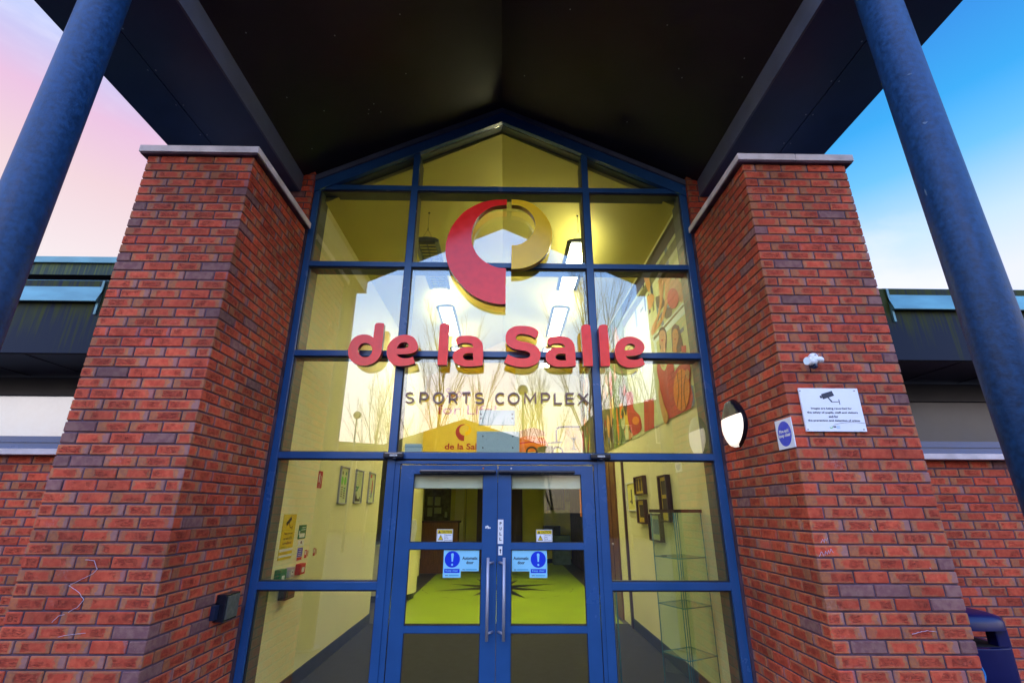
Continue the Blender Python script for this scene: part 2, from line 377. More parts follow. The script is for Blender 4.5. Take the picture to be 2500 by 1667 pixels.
def thing(name, label, cat, loc, group=None):
    o = bpy.data.objects.new(name, None); C.objects.link(o); o.location = loc; o.empty_display_size = .1
    o['label'] = label; o['category'] = cat
    if group: o['group'] = group
    return o
def dup(root, loc, label):
    r = root.copy(); C.objects.link(r); r.location = loc; r['label'] = label
    for ch in list(root.children):
        c = ch.copy(); C.objects.link(c); c.parent = r
        for g in list(ch.children):
            d = g.copy(); C.objects.link(d); d.parent = c
    return r
def boxobj(name, x0, x1, y0, y1, z0, z1, m, parent=None, bev=0, **k):
    b = MB(); b.box(x0, x1, y0, y1, z0, z1, m, bev); return b.build(name, parent, **k)

FRONT = Matrix.Rotation(R(90), 4, 'X')                        # local x -> +X, y -> Z, facing -Y
def face_mx(wall, p):
    if wall == 'F': rot = FRONT
    elif wall == 'L': rot = Matrix.Rotation(R(90), 4, 'Z')@FRONT      # on the left wall, facing +X
    else: rot = Matrix.Rotation(R(-90), 4, 'Z')@FRONT                 # on the right wall, facing -X
    return Matrix.Translation(p)@rot
def text_into(mb, body, p, width, height, m, wall='F', bold=0., depth=.0008, center=True):
    """text fitted to width x height (of the whole block), centred on p"""
    cu = bpy.data.curves.new('t', 'FONT'); cu.body = body; cu.size = 1; cu.extrude = 0; cu.offset = bold; cu.align_x = 'CENTER' if center else 'LEFT'; cu.resolution_u = 3
    o = bpy.data.objects.new('t', cu); C.objects.link(o); dg = bpy.context.evaluated_depsgraph_get(); me = bpy.data.meshes.new_from_object(o.evaluated_get(dg))
    xs = [v.co.x for v in me.vertices]; ys = [v.co.y for v in me.vertices]
    if xs:
        w_, h_ = max(xs)-min(xs), max(ys)-min(ys)
        mx = Matrix.Diagonal((width/w_, height/h_, 1, 1))@Matrix.Translation((-(max(xs)+min(xs))/2, -(max(ys)+min(ys))/2, 0))
        mb.mesh(me, face_mx(wall, p)@mx, m)
    bpy.data.objects.remove(o); bpy.data.meshes.remove(me); bpy.data.curves.remove(cu)

def smooth(pts, k=4):
    """closed Catmull-Rom through traced points, corners sharper than 48 degrees kept"""
    n = len(pts); P = [Vector(p) for p in pts]; out = []
    sharp = []
    for i in range(n):
        a, b = P[i]-P[i-1], P[(i+1) % n]-P[i]; sharp.append(a.angle(b, 0) > R(48))
    for i in range(n):
        p1, p2 = P[i], P[(i+1) % n]; p0 = P[i-1] if not sharp[i] else p1*2-p2; p3 = P[(i+2) % n] if not sharp[(i+1) % n] else p2*2-p1
        for j in range(k):
            t = j/k; out.append(.5*((2*p1)+(-p0+p2)*t+(2*p0-5*p1+4*p2-p3)*t*t+(-p0+3*p1-3*p2+p3)*t**3))
    return out
def outline_mesh(loops, thick, bevel=.0015):
    """loops of 2-D points (first outer, rest holes) -> solid, local z from 0 to thick"""
    cu = bpy.data.curves.new('o', 'CURVE'); cu.dimensions = '2D'; cu.fill_mode = 'BOTH'; cu.extrude = thick/2; cu.bevel_depth = 0
    for lp in loops:
        sp_ = cu.splines.new('POLY'); sp_.points.add(len(lp)-1)
        for q, p in zip(sp_.points, lp): q.co = (p[0], p[1], 0, 1)
        sp_.use_cyclic_u = True
    o = bpy.data.objects.new('o', cu); C.objects.link(o); dg = bpy.context.evaluated_depsgraph_get(); me = bpy.data.meshes.new_from_object(o.evaluated_get(dg))
    bpy.data.objects.remove(o); bpy.data.curves.remove(cu); return me
def solid_letter(name, parent, loops, yface, thick, mface, mside, label=None):
    me = outline_mesh(loops, thick); mb = MB(); mb.mesh(me, Matrix.Translation((0, yface+thick/2, 0))@FRONT, mface); bpy.data.meshes.remove(me)
    bmesh.ops.remove_doubles(mb.bm, verts=mb.bm.verts, dist=1e-5)
    bmesh.ops.recalc_face_normals(mb.bm, faces=mb.bm.faces)
    j = mb.mi(mside)
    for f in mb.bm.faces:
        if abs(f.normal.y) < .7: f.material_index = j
    return mb.build(name, parent, label=label, recalc=False)

def stroke(mb, pts, wd, m, y0, y1, closed=False):
    """a flat stroke of even width following pts in the X-Z plane, between y0 and y1"""
    n = len(pts); P = [Vector((p[0], p[1])) for p in pts]; Lp, Rp = [], []
    for i in range(n):
        a = P[i]-P[i-1] if (i or closed) else P[1]-P[0]; b = P[(i+1) % n]-P[i] if (i < n-1 or closed) else P[-1]-P[-2]
        t = (a.normalized()+b.normalized()); t = t.normalized() if t.length > 1e-6 else a.normalized(); nn = Vector((-t.y, t.x))
        k = wd/2/max(.5, nn.dot(Vector((-a.normalized().y, a.normalized().x)))); Lp.append(P[i]+nn*k); Rp.append(P[i]-nn*k)
    i = mb.mi(m); rng = n if closed else n-1
    rows = [[mb.bm.verts.new((q.x, y, q.y)) for q in side] for side in (Lp, Rp) for y in (y0, y1)]
    l0, l1, r0, r1 = rows
    for k in range(rng):
        j = (k+1) % n
        for q in ((l0[k], l0[j], r0[j], r0[k]), (l1[k], r1[k], r1[j], l1[j]), (l0[k], l1[k], l1[j], l0[j]), (r0[k], r0[j], r1[j], r1[k])):
            f = mb.bm.faces.new(q); f.material_index = i
    if not closed:
        for k in (0, n-1):
            f = mb.bm.faces.new((l0[k], r0[k], r1[k], l1[k])); f.material_index = i
def arc(cx, cz, rx, rz, a0, a1, n=14): return [(cx+rx*math.cos(R(a0+(a1-a0)*i/n)), cz+rz*math.sin(R(a0+(a1-a0)*i/n))) for i in range(n+1)]

# ------------------------------------------------------------------ ground and floors
def sheet(name, x0, x1, y0, y1, z, m):
    b = MB(); b.face([(x0, y0, z), (x1, y0, z), (x1, y1, z), (x0, y1, z)], m); return b.build(name, kind='structure')
sheet('ground', -250, 250, -250, 250, G-.008, 'asphalt')
sheet('pavement', -14, 14, -7, 4.67, G-.003, 'paving')
sheet('floor', -2.3, 2.3, 4.71, 8.70, G, 'mat')
sheet('green_floor', -1.88, 1.93, 8.70, 17.9, G+.001, 'green')
sheet('dark_floor', -7, 2.6, 8.70, 18.1, G-.003, 'darkfl')

# ------------------------------------------------------------------ brickwork
BL, JT, CR, TH = .2215, .011, .080, .105           # length, height, joint, course, brick width
Z0 = G-.02
def courses(z1): return int(round((z1-Z0)/CR))
def pillar(name, sgn, xin, xout, label, loc):
    t = thing(name, label, 'brick pillar', loc, 'brick pillars beside the entrance')
    zt = 2.895; n = courses(zt); cr = (zt-Z0)/n; yf, yb = 3.453, 4.60
    b = MB(); W = abs(xout-xin)
    def add(a0, a1, y0, y1, z, g=None):          # a: distance from the inner face, outwards
        xa, xb = xin+sgn*a0, xin+sgn*a1
        b.brick(min(xa, xb), max(xa, xb), y0, y1, z+JT, z+cr, g)
    for c in range(n):
        z = Z0+c*cr
        gh = lambda: random.choice([.98, .3, .2, .1])
        if c % 2 == 0:
            for k in range(4): add(k*(W+JT)/4, (k+1)*(W+JT)/4-JT, yf, yf+TH, z)
            y = yf+TH+JT
            for side in (0, 1):
                yy = y
                while yy < yb-.03:
                    ye = min(yy+BL, yb); a = (0, TH) if side == 0 else (W-TH, W); add(*a, yy, ye, z); yy = ye+JT
        else:
            add(0, TH, yf, yf+BL, z, gh()); add(W-TH, W, yf, yf+BL, z, gh())
            xx = TH+JT; seg = (W-2*TH-2*JT+JT)/3
            for k in range(3): add(xx+k*seg, xx+(k+1)*seg-JT, yf, yf+TH, z)
            for side in (0, 1):
                yy = yf+BL+JT
                while yy < yb-.03:
                    ye = min(yy+BL, yb); a = (0, TH) if side == 0 else (W-TH, W); add(*a, yy, ye, z); yy = ye+JT
    b.build('brickwork', t, recalc=False)
    i = .008; xs = sorted((xin+sgn*i, xout-sgn*i)); boxobj('mortar', xs[0], xs[1], yf+i, yb+.02, Z0-.03, zt-.004, 'mortar', t)
    xi, xo = xin-sgn*.055, xout+sgn*.055
    cb = MB(); mid = (xi+xo)/2
    for a0, a1 in ((xi, mid-.0025), (mid+.0025, xo)): cb.box(min(a0, a1), max(a0, a1), 3.405, 4.60, 2.905, 2.972, 'stone', .006)
    cb.box(min(xi, xo)+.01, max(xi, xo)-.01, 3.42, 4.59, 2.893, 2.93, 'mortar')
    cb.build('coping', t)
    return t
pillar('brick_pillar', -1, -2.213, -3.129, 'red brick pillar left of the entrance, chalk squiggle low on its front', (-2.67, 3.45, G))
pillar('brick_pillar', 1, 2.086, 3.004, 'red brick pillar right of the entrance carrying the white camera notice', (2.55, 3.45, G))

def flat_bricks(b, x0, x1, yf, z0, z1, off=0):
    n = max(1, int(round((z1-z0)/CR))); cr = (z1-z0)/n
    for c in range(n):
        x = x0-(BL/2 if (c+off) % 2 else 0)
        while x < x1-.02:
            a, e = max(x, x0), min(x+BL, x1)
            if e-a > .02: b.brick(a, e, yf, yf+.05, z0+c*cr+JT, z0+(c+1)*cr)
            x += BL+JT

# ------------------------------------------------------------------ the building: lobby shell, wings
hall = thing('sports_hall', 'red brick sports hall with a lit yellow lobby behind its glazed entrance', 'building', (-.06, 4.75, G))
# gable nibs beside the screen
for sgn, xi, xo in ((-1, -2.213, -3.10), (1, 2.086, 2.97)):
    b = MB(); flat_bricks(b, min(xi, xo), max(xi, xo), 4.60, 2.93, 3.70); b.build('gable_brickwork', hall, recalc=False)
    xs = sorted((xi+sgn*.006, xo)); boxobj('gable_wall', xs[0], xs[1], 4.608, 4.90, 2.90, 3.72, 'mortar', hall)
    xs = sorted((xi+sgn*.003, xo)); boxobj('side_pier', xs[0], xs[1], 4.625, 4.90, G-.02, 2.89, 'mortar', hall)
# lobby walls
LX, RX, YB = -2.14, 2.02, 12.7
def wallobj(name, pts, off, m, **k):
    b = MB(); b.prism(pts, off, m); return b.build(name, hall, **k)
b = MB(); b.box(LX-.12, LX, 4.9, 8.68, G, 3.45, 'cream'); b.box(LX-.12, LX, 8.68, YB, .98, 3.45, 'cream'); b.box(LX-.12, LX, 10.4, 13.4, G, .979, 'cream'); bmesh.ops.remove_doubles(b.bm, verts=b.bm.verts, dist=1e-4); b.build('lobby_wall', hall)
b = MB(); b.box(RX, RX+.3, 4.9, YB, G, 3.45, 'cream'); b.build('lobby_wall', hall)
wallobj('bulkhead_wall', [(-2.3, YB, .98), (.28, YB, .98), (.28, YB, 4.6), (-2.3, YB, 4.6)], (0, .1, 0), 'wallyel')
wallobj('bulkhead_wall', [(.28, YB, .98), (2.3, YB, .98), (2.3, YB, 4.6), (.28, YB, 4.6)], (0, .1, 0), 'cream')
boxobj('lobby_ceiling', -7, 2.7, YB+.1, 18.2, .98, 1.1, 'cream', hall)
for a, c in (((-2.45, 3.245), (-.065, 4.45)), ((2.33, 3.245), (-.065, 4.45))):
    b = MB(); b.prism([(a[0], 4.82, a[1]), (c[0], 4.82, c[1]), (c[0], YB+.1, c[1]), (a[0], YB+.1, a[1])], (0, 0, .12), 'ceil'); b.build('lobby_ceiling', hall)
boxobj('hall_wall', -7, 2.6, 17.9, 18.1, G, .98, 'hallwall', hall)
boxobj('hall_wall', 2.4, 2.6, 12.72, 17.88, G, .98, 'hallwall', hall)
boxobj('hall_wall', -7, -6.8, 8.7, 17.88, G, .98, 'hallwall', hall)
boxobj('hall_wall', -6.8, -2.27, 8.52, 8.67, G, .98, 'hallwall', hall)
boxobj('lobby_ceiling', -7, -2.27, 8.52, YB+.09, .985, 1.1, 'cream', hall)
for x0, x1, y0, y1 in ((LX, LX+.014, 4.92, 8.68), (LX, LX+.014, 10.4, 13.4), (RX-.014, RX, 4.92, 8.34), (2.386, 2.4, 12.8, 17.88)):
    boxobj('skirting', x0, x1, y0, y1, G+.002, G+.145, 'skirt', hall)
boxobj('hall_skirting', -6.8, 2.38, 17.885, 17.899, G+.002, G+.13, 'skirt', hall)
# outer shell keeps daylight out of the lobby
b = MB(); b.box(-2.5, -2.3, 4.92, 8.5, G, 3.3, 'mortar'); b.box(2.33, 2.5, 4.92, 18.2, G, 3.3, 'mortar'); b.build('outer_wall', hall)
# wings on both sides
for sgn, x0, x1 in ((-1, -12, -3.12), (1, 2.99, 11)):
    b = MB(); flat_bricks(b, x0 if sgn > 0 else -6.2, x1 if sgn < 0 else 5.6, 4.70, G-.03, .46); b.build('wing_brickwork', hall, recalc=False)
    boxobj('wing_wall', x0, x1, 4.706, 4.86, G-.03, .458, 'mortar', hall)
    boxobj('window_sill', x0, x1, 4.60, 4.80, .464, .517, 'stone', hall, .004)
    fr = MB(); fr.box(x0, x1, 4.70, 4.78, .519, .645, 'blue'); fr.box(x0, x1, 4.685, 4.699, .585, .60, 'blue'); fr.box(x0, x1, 4.70, 4.78, 1.045, 1.225, 'gasket')
    for k in range(8):
        xx = x0+.9+k*1.15+(.26 if sgn < 0 else .12)
        fr.box(xx-.02, xx+.02, 4.693, 4.699, .608, .62, 'inkblk')
    win = fr.build('window_frame', hall); boxobj('window_pane', x0, x1, 4.735, 4.75, .646, 1.044, 'wingglass' if sgn < 0 else 'wingglass_dark_refl', win)
    f = MB(); xe = -3.60 if sgn < 0 else 3.489; xo = x0 if sgn < 0 else x1
    f.prism([(xe, 3.90, 1.71), (xe, 3.90, 1.716), (xe, 3.975, 1.945), (xe, 4.25, 1.95), (xe, 4.25, 1.935), (xe, 3.99, 1.93), (xe, 3.93, 1.74), (xe, 3.93, 1.71)], (xo-xe, 0, 0), 'flash')
    f.build('flashing', hall)
    xs = sorted((x1 if sgn < 0 else x0, xo)); a = MB(); a.box(xs[0], xs[1], 3.95, 3.97, 1.245, 1.93, 'algae')
    a.build('fascia_panel', hall)
    boxobj('wing_soffit', xs[0], xs[1], 3.972, 4.78, 1.24, 1.262, 'black', hall)
    for k in range(5):
        xx = (-3.5-k*.62) if sgn < 0 else (3.4+k*.62)
        boxobj('soffit_joint', xx-.004, xx+.004, 3.98, 4.7, 1.234, 1.239, 'gasket', hall)
    boxobj('wing_roof', xs[0], xs[1], 4.26, 5.6, 1.87, 1.94, 'black', hall)
    c = MB(); c.box(min(xe, xe+sgn*.02), max(xe, xe+sgn*.02), 3.935, 4.24, 1.60, 1.925, 'flash'); c.build('end_cap', hall)
u = MB(); u.box(-12, -3.0, 5.0, 5.02, 2.675, 2.75, 'flash'); u.box(-12, -3.0, 5.03, 5.05, 2.53, 2.72, 'algae2'); u.box(-12, -3.0, 5.06, 8, 2.53, 2.60, 'black'); u.box(-12, -2.9, 5.45, 5.6, 1.9, 2.6, 'black')
u.tube((-4.42, 5.2, 1.95), (-4.42, 5.2, 2.53), .02, .02, 'alu'); u.build('upper_eaves', hall)

# ------------------------------------------------------------------ canopy
can = thing('entrance_canopy', 'dark gabled canopy projecting over the entrance on two blue posts', 'canopy', (-.065, 3.3, 3.39))
XC, YF = -.065, 2.09
S = .47; RZ = 4.674
for x1_, nm in ((-2.335, 'l'), (2.21, 'r')):
    ze = RZ-S*abs(x1_-XC); b = MB()
    b.prism([(XC, YF, RZ), (x1_, YF, ze), (x1_, 4.66, ze), (XC, 4.66, RZ)], (0, 0, .05), 'black'); b.build('ceiling_slope', can)
    sg = -1 if x1_ < 0 else 1
    xs = sorted((x1_, x1_+sg*.02)); boxobj('beam_face', xs[0], xs[1], YF, 4.598, 3.386, ze+.02, 'beamface', can)
    xe = -3.365 if sg < 0 else 3.20; xm = -2.922 if sg < 0 else 2.74
    for a0, a1 in ((x1_+sg*.021, xm-sg*.004), (xm+sg*.004, xe)):
        b = MB(); xs = sorted((a0, a1)); b.box(xs[0], xs[1], YF, 4.598, 3.39, 3.41, 'sidesoffit')
        for k in range(7):
            yy = 2.3+k*.36
            for xx in (xm-sg*.03 if abs(a1) < abs(xe) else xm+sg*.035,): b.tube((xx, yy, 3.3885), (xx, yy, 3.395), .006, .006, 'screw', 8)
        b.build('soffit_panel', can)
    xs = sorted((xe-sg*.03, xe)); boxobj('edge_trim', xs[0], xs[1], YF-.01, 4.598, 3.411, 3.62, 'sidesoffit', can)
    b = MB(); b.prism([(XC, YF-.02, RZ+.35), (xe, YF-.02, 3.63), (xe, 7.5, 3.63), (XC, 7.5, RZ+.35)], (0, 0, .03), 'roof'); b.build('roof_sheet', can)
    b = MB(); b.prism([(XC, YF-.015, RZ), (XC, YF-.015, RZ+.34), (xe, YF-.015, 3.62), (xe, YF-.015, 3.40), (x1_, YF-.015, 3.40), (x1_, YF-.015, ze)], (0, .012, 0), 'beamface'); b.build('gable_fascia', can)
for k in range(26):
    b = MB(); xx = random.uniform(-2.2, 2.1); yy = random.uniform(2.4, 4.4); zz = RZ-S*abs(xx-XC)-.002
    b.tube((xx, yy, zz), (xx, yy, zz-.003), .006, .006, 'screw', 6); b.build('fixing_screw', can)

for x, lab in ((-2.57, 'blue round steel post holding up the left side of the canopy'), (2.443, 'blue round steel post with pale scuffs, at the right of the canopy')):
    t = thing('canopy_post', lab, 'post', (x, 2.203, G), 'posts holding up the canopy')
    b = MB(); b.tube((x, 2.203, G), (x, 2.203, 3.386), .112, .112, 'column', 64); b.build('shaft', t)
    b = MB(); b.tube((x, 2.203, G), (x, 2.203, G+.02), .19, .19, 'column', 32); b.build('base_plate', t)
    if x > 0:
        b = MB()
        for (px, py, rx, rz) in ((1490, 475, .012, .005), (1590, 785, .012, .008), (1595, 1230, .005, .026)):
            ox, oy, s_ = 1650, 0, 2.613
            d = at((ox, oy, s_), px, py, Y=2.1); dd = Vector((d.x, d.y)); 
            # hit the cylinder
            uu = Vector((d.x/d.y, 1)); A = uu.dot(uu); Bq = -2*(uu.x*x+2.203); Cq = x*x+2.203**2-.1125**2; disc = Bq*Bq-4*A*Cq
            if disc < 0: continue
            t_ = (-Bq-math.sqrt(disc))/2/A; hx, hy = uu.x*t_, t_; hz = d.z/d.y*hy
            ang = math.atan2(hy-2.203, hx-x); pts = []
            for k in range(11):
                a = 2*math.pi*k/11; rr = random.uniform(.6, 1.15); aa = ang+rx*math.cos(a)*rr/.112; pts.append((x+.113*math.cos(aa), 2.203+.113*math.sin(aa), hz+rz*math.sin(a)*rr))
            b = MB(); b.face(pts, 'scuff'); b.build('scuff_mark', t)

# ------------------------------------------------------------------ glazed screen
scr = thing('glazed_screen', 'tall gabled glass screen in blue metal frame around the entrance doors', 'glazed screen', (-.065, 4.67, G))
Y0, YG = 4.662, 4.705
XL, XM1, XM2, XR = (-2.213, -2.148), (-1.106, -1.032), (.881, .955), (2.010, 2.086)
TZ = [(3.478, 3.540), (2.485, 2.545), (1.465, 1.525), (.448, .508)]
def ro(x): return 4.618-.488*abs(x-XC)
def ri(x): return 4.478-.488*abs(x-XC)
fb = MB()
def post(x0, x1, z0, z1, y0=Y0, y1=4.70): fb.box(x0, x1, y0, y1, z0, z1, 'blue', .003)
post(*XL, G-.01, 3.55); post(*XR, G-.01, 3.53); post(*XM1, G-.01, ri(-1.07)+.02); post(*XM2, G-.01, ri(.918)+.02)
for z0, z1 in TZ:
    for a, c in ((XL[1], XM1[0]), (XM1[1], XM2[0]), (XM2[1], XR[0])): post(a, c, z0, z1, Y0+.003)
for a, c in ((XL[1], XM1[0]), (XM2[1], XR[0])): post(a, c, -.667, -.602, Y0+.003); post(a, c, G, -1.62, Y0+.003)
for xe in (XL[0], XR[1]):
    fb.prism([(XC, 4.645, ro(XC)), (xe, 4.645, ro(xe)), (xe, 4.645, ri(xe)), (XC, 4.645, ri(XC))], (0, .054, 0), 'blue')
    fb.prism([(XC, 4.625, ro(XC)+.07), (xe, 4.625, ro(xe)+.07), (xe, 4.625, ro(xe)+.002), (XC, 4.625, ro(XC)+.002)], (0, .06, 0), 'beamface')
fb.build('outer_frame', scr)
ib = MB()
def ipost(x0, x1, z0, z1): ib.box(x0, x1, 4.712, 4.90, z0, z1, 'inner')
ipost(XL[0], XL[1]+.012, G, 3.5); ipost(XR[0]-.012, XR[1], G, 3.5); ipost(XM1[0], XM1[1]+.004, .46, ri(-1.07)); ipost(XM2[0]-.004, XM2[1], .46, ri(.918)); ipost(*XM1, G, .45); ipost(*XM2, G, .45)
for z0, z1 in TZ:
    for a, c in ((XL[1]+.012, XM1[0]), (XM1[1]+.004, XM2[0]-.004), (XM2[1], XR[0]-.012)): ib.box(a, c, 4.715, 4.87, z0, z1, 'inner')
for a, c in ((XL[1]+.012, XM1[0]), (XM2[1], XR[0]-.012)): ib.box(a, c, 4.715, 4.80, -.667, -.602, 'inner')
for xe in (XL[0], XR[1]):
    ib.prism([(XC, 4.714, ro(XC)), (xe, 4.714, ro(xe)), (xe, 4.714, ri(xe)), (XC, 4.714, ri(XC))], (0, .17, 0), 'inner')
ib.build('inner_frame', scr)
gk = MB()
for (a, c) in ((XL[1], XM1[0]), (XM1[1], XM2[0]), (XM2[1], XR[0])):
    zs = [(2.545, 3.478), (1.525, 2.485), (.508, 1.465)]
    if a != XM1[1]: zs += [(-.602, .448), (-1.62, -.667)]
    for z0, z1 in zs:
        y0, y1, g = 4.688, 4.702, .009
        gk.box(a, a+g, y0, y1, z0, z1, 'gasket'); gk.box(c-g, c, y0, y1, z0, z1, 'gasket'); gk.box(a+g, c-g, y0, y1, z1-.014, z1, 'gasket'); gk.box(a+g, c-g, y0, y1, z0, z0+.008, 'gasket')
        p = MB(); p.box(a+.002, c-.002, YG-.002, YG+.002, z0+.002, z1-.002, 'glass'); p.build('glass_pane', scr)
gk.build('gasket', scr)
for pts in ([(XL[1], ri(XL[1])-.003), (XL[1], 3.541), (XM1[0], 3.541), (XM1[0], ri(XM1[0])-.003)], [(XM1[1], ri(XM1[1])-.003), (XM1[1], 3.541), (XM2[0], 3.541), (XM2[0], ri(XM2[0])-.003), (XC, ri(XC)-.003)], [(XR[0], ri(XR[0])-.003), (XR[0], 3.541), (XM2[1], 3.541), (XM2[1], ri(XM2[1])-.003)]):
    if pts[0][1] < pts[1][1]: pts = pts[1:]
    p = MB(); p.prism([(x, YG-.002, z) for x, z in pts], (0, .004, 0), 'glass'); p.build('glass_pane', scr)
# door frame and head
df = MB(); df.box(XM1[1], -.984, 4.675, 4.76, G, .402, 'blue', .002); df.box(.848, XM2[0], 4.675, 4.76, G, .402, 'blue', .002)
df.box(XM1[1], XM2[0], 4.69, 4.76, .432, .447, 'gasket'); df.box(XM1[1], XM2[0], 4.672, 4.76, .402, .430, 'blue', .002); df.build('door_frame', scr)
# the two leaves
def leaf(x0, x1, g0, g1, hx, sgn):
    b = MB(); y0, y1 = 4.683, 4.735
    b.box(x0, g0, y0, y1, G+.02, .394, 'blue', .002); b.box(g1, x1, y0, y1, G+.02, .394, 'blue', .002)
    for z0, z1 in ((.312, .394), (-.341, -.284), (-.999, -.945), (G+.02, -1.62)): b.box(g0, g1, y0+.001, y1, z0, z1, 'blue')
    d = b.build('door', scr)
    for z0, z1 in ((-.284, .312), (-.945, -.341), (-1.62, -.999)):
        p = MB(); p.box(g0, g1, 4.706, 4.710, z0, z1, 'dglass'); e = .006
        for q in ((g0, g0+e, z0, z1), (g1-e, g1, z0, z1), (g0, g1, z1-e, z1), (g0, g1, z0, z0+e)): p.box(q[0], q[1], 4.698, 4.7045, q[2], q[3], 'gasket')
        p.build('door_pane', d)
    h = MB(); h.tube((hx, 4.60, -1.04), (hx, 4.60, -.402), .0125, .0125, 'alu', 20)
    for z in (-.445, -.985): h.tube((hx, 4.60, z), (hx-sgn*.045, 4.684, z-.003), .010, .010, 'alu', 14)
    h.build('handle', d)
    c = MB(); a0, a1 = (-.793, -.078) if sgn < 0 else (-.056, .663)
    c.box(a0, a1, 4.625, 4.682, .314, .348, 'blackpl', .012); c.build('closer_cover', d)
    return d
dl = leaf(-.976, -.0635, -.851, -.198, -.137, -1); dr = leaf(-.0595, .841, .065, .725, .004, 1)
b = MB(); b.box(-.048, -.013, 4.679, 4.6825, -.388, -.314, 'white', .001); b.tube((-.030, 4.6785, -.345), (-.030, 4.680, -.345), .008, .008, 'ink', 14); b.box(-.034, -.026, 4.6782, 4.6795, -.372, -.345, 'ink'); b.build('lock_plate', dr)
for xx, m_ in ((-.20, 'orange'), (.065, 'white')):
    b = MB(); b.ell((xx, 4.682, .365), (.008, .006, .008), m_, 12, 8); b.build('rubber_dot', dl if xx < 0 else dr)
b = MB()
for k in range(9): b.ell((-.147+random.uniform(-.02, .02), 4.6825, -.155+random.uniform(-.012, .012)), (.008, .001, .006), 'white', 8, 6)
b.build('torn_sticker', dl)

# sensors over the mullions
for x, lab in ((-1.045, 'black door sensor above the left door jamb'), (.908, 'black door sensor above the right door jamb')):
    t = thing('door_sensor', lab, 'sensor', (x, 4.6, .44), 'sensors over the doors')
    b = MB(); b.box(x-.095, x+.095, 4.60, 4.659, .447, .503, 'blackpl', .014); b.ell((x+.01, 4.625, .447), (.03, .025, .014), 'blackpl', 16, 8); b.build('housing', t)
    b = MB(); b.box(x-.030, x+.038, 4.597, 4.5995, .467, .481, 'white')
    for k in range(5): b.box(x-.024+k*.012, x-.017+k*.012, 4.5955, 4.5968, .471, .477, 'ink')
    b.build('indicator_strip', t)
